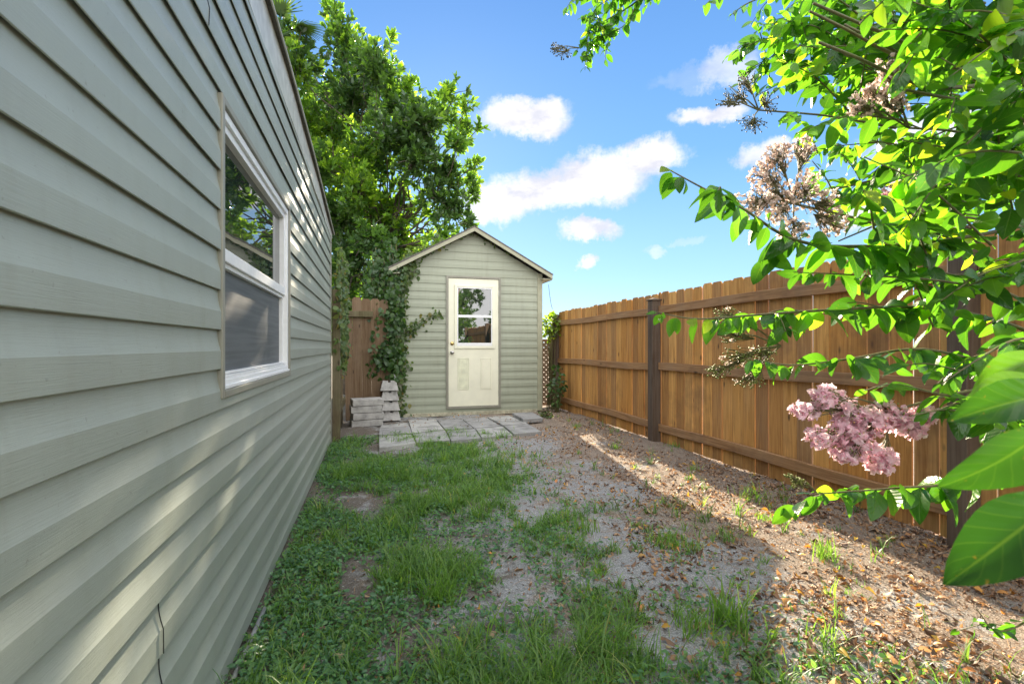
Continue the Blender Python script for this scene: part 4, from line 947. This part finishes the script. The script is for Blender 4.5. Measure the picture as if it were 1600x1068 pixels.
def project(x, y, z=0):
    zc = x*FW[0]+y*FW[1]; return 800+FPX*(x*RT[0]+y*RT[1])/zc, HZ+FPX*(CAMZ-z)/zc
def bare(x, y):
    px, py = project(x, y); m_ = np.zeros_like(px)
    for (a, b, c, d) in BARE: m_ = np.maximum(m_, np.exp(-(((px-a)/c)**2+((py-b)/d)**2)))
    return m_
def onpav(x, y):
    return (y > 6.35+.10*(2.2-x)*0) & (x > .22) & (x < 2.85) & (y > 6.55-.0*x)
def free(x, y): return ~((y > 6.42) & (x > .16) & (x < 2.75)) & (x > WX+.03) & (y < 7.8) & ~((x < .2) & (y > 6.3))
def sample(n, x0, x1, y0, y1, power=1.6):
    "more samples near the camera"
    t = rng.random(n)**power
    return rng.uniform(x0, x1, n), y0+(y1-y0)*t
x, y = sample(32000, WX+.05, 3.25, .9, 7.6, 1.35)
dens = np.interp(x, [-.5, -.15, .1, .9, 1.3, 1.7, 2.2, 3.3], [.3, .6, 1.0, .95, .62, .14, .02, .02])
dens = dens*np.clip((vnoise(x, y, 2.6, 1)-.12)*2.4, 0, 1.2)*np.clip((vnoise(x, y, 9, 2)-.2)*2.6, .05, 1.2)*np.clip(1-1.25*bare(x, y), 0, 1)
dens *= np.where((x > 1.1) & (y > 4), .45, 1)*np.where((x > 1.15) & (y < 1.9), .35, 1)
keep = (rng.random(len(x)) < dens) & free(x, y); x, y = x[keep], y[keep]
nb = rng.integers(4, 15, len(x)); bx_ = np.repeat(x, nb); by_ = np.repeat(y, nb); N = len(bx_)
print('grass blades', N)
clh = np.repeat(rng.uniform(.04, .155, len(x))*np.interp(vnoise(x, y, 1.7, 5), [.2, .8], [.6, 1.35]), nb)
base = np.stack([bx_+rng.normal(0, .013, N), by_+rng.normal(0, .013, N), np.zeros(N)], 1); base[:, 2] = gz(base[:, 0], base[:, 1])-.004
tag(blades('grass', base, rng.uniform(0, 6.283, N), clh*rng.uniform(.5, 1.3, N), rng.uniform(.0028, .0068, N), rng.uniform(.6, 2.3, N), M['grass'], lean=rng.uniform(.02, .7, N), rnd=np.clip(np.repeat(rng.random(len(x)), nb)*.5+rng.random(N)*.52, 0, 1)), 'patchy green grass growing in the shaded sandy yard', 'grass', kind='stuff')
# ground cover along the wall
x, y = sample(170000, WX+.03, 1.9, .9, 7.4, 1.3)
dens = np.interp(x, [-.5, -.42, 0, .35, 1.2, 1.9], [.45, .95, .9, .42, .22, .0])*np.clip((vnoise(x, y, 3.3, 7)-.12)*2.4, 0, 1.1)*np.clip(1-1.2*bare(x, y), 0, 1)
keep = (rng.random(len(x)) < dens) & free(x, y); x, y = x[keep], y[keep]; N = len(x)
CV = leaf_template(3, 2, .5, .25, .25, 'ovate')
T = np.stack([x, y, gz(x, y)+rng.uniform(.003, .05, N)*np.interp(vnoise(x, y, 4, 9), [.2, .8], [.4, 1.2])], 1)
D = rng.normal(size=(N, 3))*np.array([1, 1, .35]); Nn = rng.normal(size=(N, 3))*.45+np.array([0, 0, 1.])
tag(scatter('ground_cover', CV[0], CV[1], frames(D, Nn), T, rng.uniform(.013, .034, N), M['cover'], None, CV[2]), 'low dark green creeping weeds carpeting the ground beside the house wall', 'weeds', kind='stuff')
# dead leaves
x, y = sample(95000, WX+.05, 3.6, .85, 8.3, 1.5)
dens = np.interp(x, [-.5, .2, .8, 1.2, 1.6, 2.6, 3.3], [.05, .08, .14, .24, 1.0, .9, 1.0])*np.clip((vnoise(x, y, 3.1, 11)-.08)*1.9, 0, 1)
dens *= np.interp(y, [2.5, 4.5], [1, .35])*np.where(x < 2.0, np.interp(y, [2.2, 3.2], [1, .4]), 1)*np.where(vnoise(x, y, 14, 12) > .35, 1, .35)
keep = (rng.random(len(x)) < dens) & free(x, y); x, y = x[keep], y[keep]; N = len(x)
DV = leaf_template(3, 2, .55, .7, .45, 'ovate', .12)
T = np.stack([x, y, gz(x, y)+rng.uniform(.001, .012, N)], 1)
D = rng.normal(size=(N, 3))*np.array([1, 1, .25]); Nn = rng.normal(size=(N, 3))*.5+np.array([0, 0, 1.])*np.where(rng.random((N, 1)) < .6, 1, -1)
S = rng.gamma(2.2, .0068, N)+.006
tag(scatter('leaf_litter', DV[0], DV[1], frames(D, Nn), T, np.minimum(S, .05), M['litter'], None, DV[2]), 'brown dead leaf litter covering the sunny ground towards the fence', 'dead leaves', kind='stuff')
x, y = sample(420, WX+.1, 3.2, .9, 7, 1.5); keep = free(x, y) & (rng.random(len(x)) < np.interp(x, [-.5, .5, 1.2, 3], [.15, .25, .8, .6])); x, y = x[keep], y[keep]; N = len(x)
T = np.stack([x, y, gz(x, y)+rng.uniform(.012, .03, N)], 1)
tag(scatter('fallen_leaves', DV[0], DV[1], frames(rng.normal(size=(N, 3))*np.array([1, 1, .2]), rng.normal(size=(N, 3))*.35+np.array([0, 0, 1.])), T, rng.uniform(.025, .05, N), M['bright_litter'], None, DV[2]), 'scattered yellow and orange fallen leaves lying on the grass and sand', 'fallen leaves', kind='stuff')
x = rng.uniform(.2, 2.8, 130); y = rng.uniform(6.5, 7.9, 130); N = 130
tag(scatter('leaf_debris', DV[0], DV[1], frames(rng.normal(size=(N, 3))*np.array([1, 1, .2]), rng.normal(size=(N, 3))*.35+np.array([0, 0, 1.])), np.stack([x, y, np.full(N, .052)], 1), rng.uniform(.012, .04, N), M['litter'], None, DV[2]), 'small dead leaves blown onto the concrete pavers', 'dead leaves', kind='stuff')
x, y = sample(75000, WX+.05, 3.5, .85, 7.0, 1.7)
dens = np.interp(x, [-.5, .2, .8, 1.3, 1.9, 3.3], [.2, .25, .4, .6, 1.0, 1.0])*np.clip((vnoise(x, y, 4.3, 21)-.15)*2.2, .08, 1)
keep = (rng.random(len(x)) < dens) & free(x, y); x, y = x[keep], y[keep]; N = len(x)
QV = leaf_template(1, 2, .6, .7, .4, 'oblong'); QV[0][:, 0] *= np.where(QV[0][:, 1] < .9, 9, 5)
tag(scatter('leaf_crumbs', QV[0], QV[1], frames(rng.normal(size=(N, 3))*np.array([1, 1, .3]), rng.normal(size=(N, 3))*.6+np.array([0, 0, 1.])), np.stack([x, y, gz(x, y)+rng.uniform(.001, .008, N)], 1), rng.gamma(3, .003, N)+.004, M['litter'], None, QV[2], rng.random(N)**1.3*.9), 'fine crumbled leaf mulch over the sandy ground', 'mulch', kind='stuff')
# twigs and needles
N = 2600; x, y = sample(N, .6, 3.4, .85, 7.5, 1.5); a = rng.uniform(0, 6.28, N)
tag(blades('twig_litter', np.stack([x, y, gz(x, y)+.003], 1), a, rng.uniform(.03, .12, N), rng.uniform(.0012, .003, N), rng.uniform(-.05, .1, N), M['litter'], lean=np.full(N, 1.5), rnd=rng.uniform(.1, .9, N)), 'dry twigs and stems strewn on the bare ground', 'twigs', kind='stuff')
# single tufts that stand on their own in the sun
def tuft(px, py, n, h, label, spread=.03, wd=.005):
    p_ = gnd(px, py); z_ = float(gz(p_[0], p_[1])); b_ = np.stack([p_[0]+rng.normal(0, spread, n), p_[1]+rng.normal(0, spread, n), np.full(n, z_-.004)], 1)
    o = blades('grass_tuft', b_, rng.uniform(0, 6.28, n), h*rng.uniform(.5, 1.15, n), rng.uniform(.6, 1.2, n)*wd, rng.uniform(.2, 1.3, n), M['grass'], lean=rng.uniform(.02, .6, n), rnd=rng.uniform(.45, .85, n))
    tag(o, label, 'grass tuft', 'single grass tufts standing on bare ground')
tuft(1290, 872, 60, .15, 'tall sunlit grass tuft standing alone in the brown litter')
tuft(960, 700, 55, .09, 'bright yellow green tuft on the sunlit strip near the fence post')
tuft(900, 667, 45, .09, 'small tuft at the far end of the sunlit strip near the shed')
tuft(1195, 812, 45, .07, 'low bright tuft in sun below the hanging bud branch')
tuft(1085, 735, 30, .09, 'small tuft on the edge of the fence shadow')
tuft(1180, 775, 60, .13, 'spreading tuft in the shadow at the foot of the fence', .07)
tuft(1060, 700, 60, .10, 'short tuft at the foot of the middle fence post', .07)
tuft(758, 682, 60, .12, 'dark tuft growing against the front edge of the patio pavers')
tuft(1140, 980, 60, .19, 'long bladed tuft at the edge of the shed shadow', .035, .008)
tuft(1080, 985, 90, .15, 'dense tuft on grey sand in the shed shadow near the bottom', .045)
tuft(1050, 850, 90, .13, 'broad tuft on grey sand in the middle of the shed shadow', .06)
tuft(905, 830, 110, .14, 'thick tuft on brown soil at the middle of the yard', .06)
tuft(685, 935, 130, .19, 'tall dense clump of blades in the left middle of the yard', .045)
tuft(1290, 1010, 25, .10, 'thin tuft in the sunny litter near the bottom edge', .03)
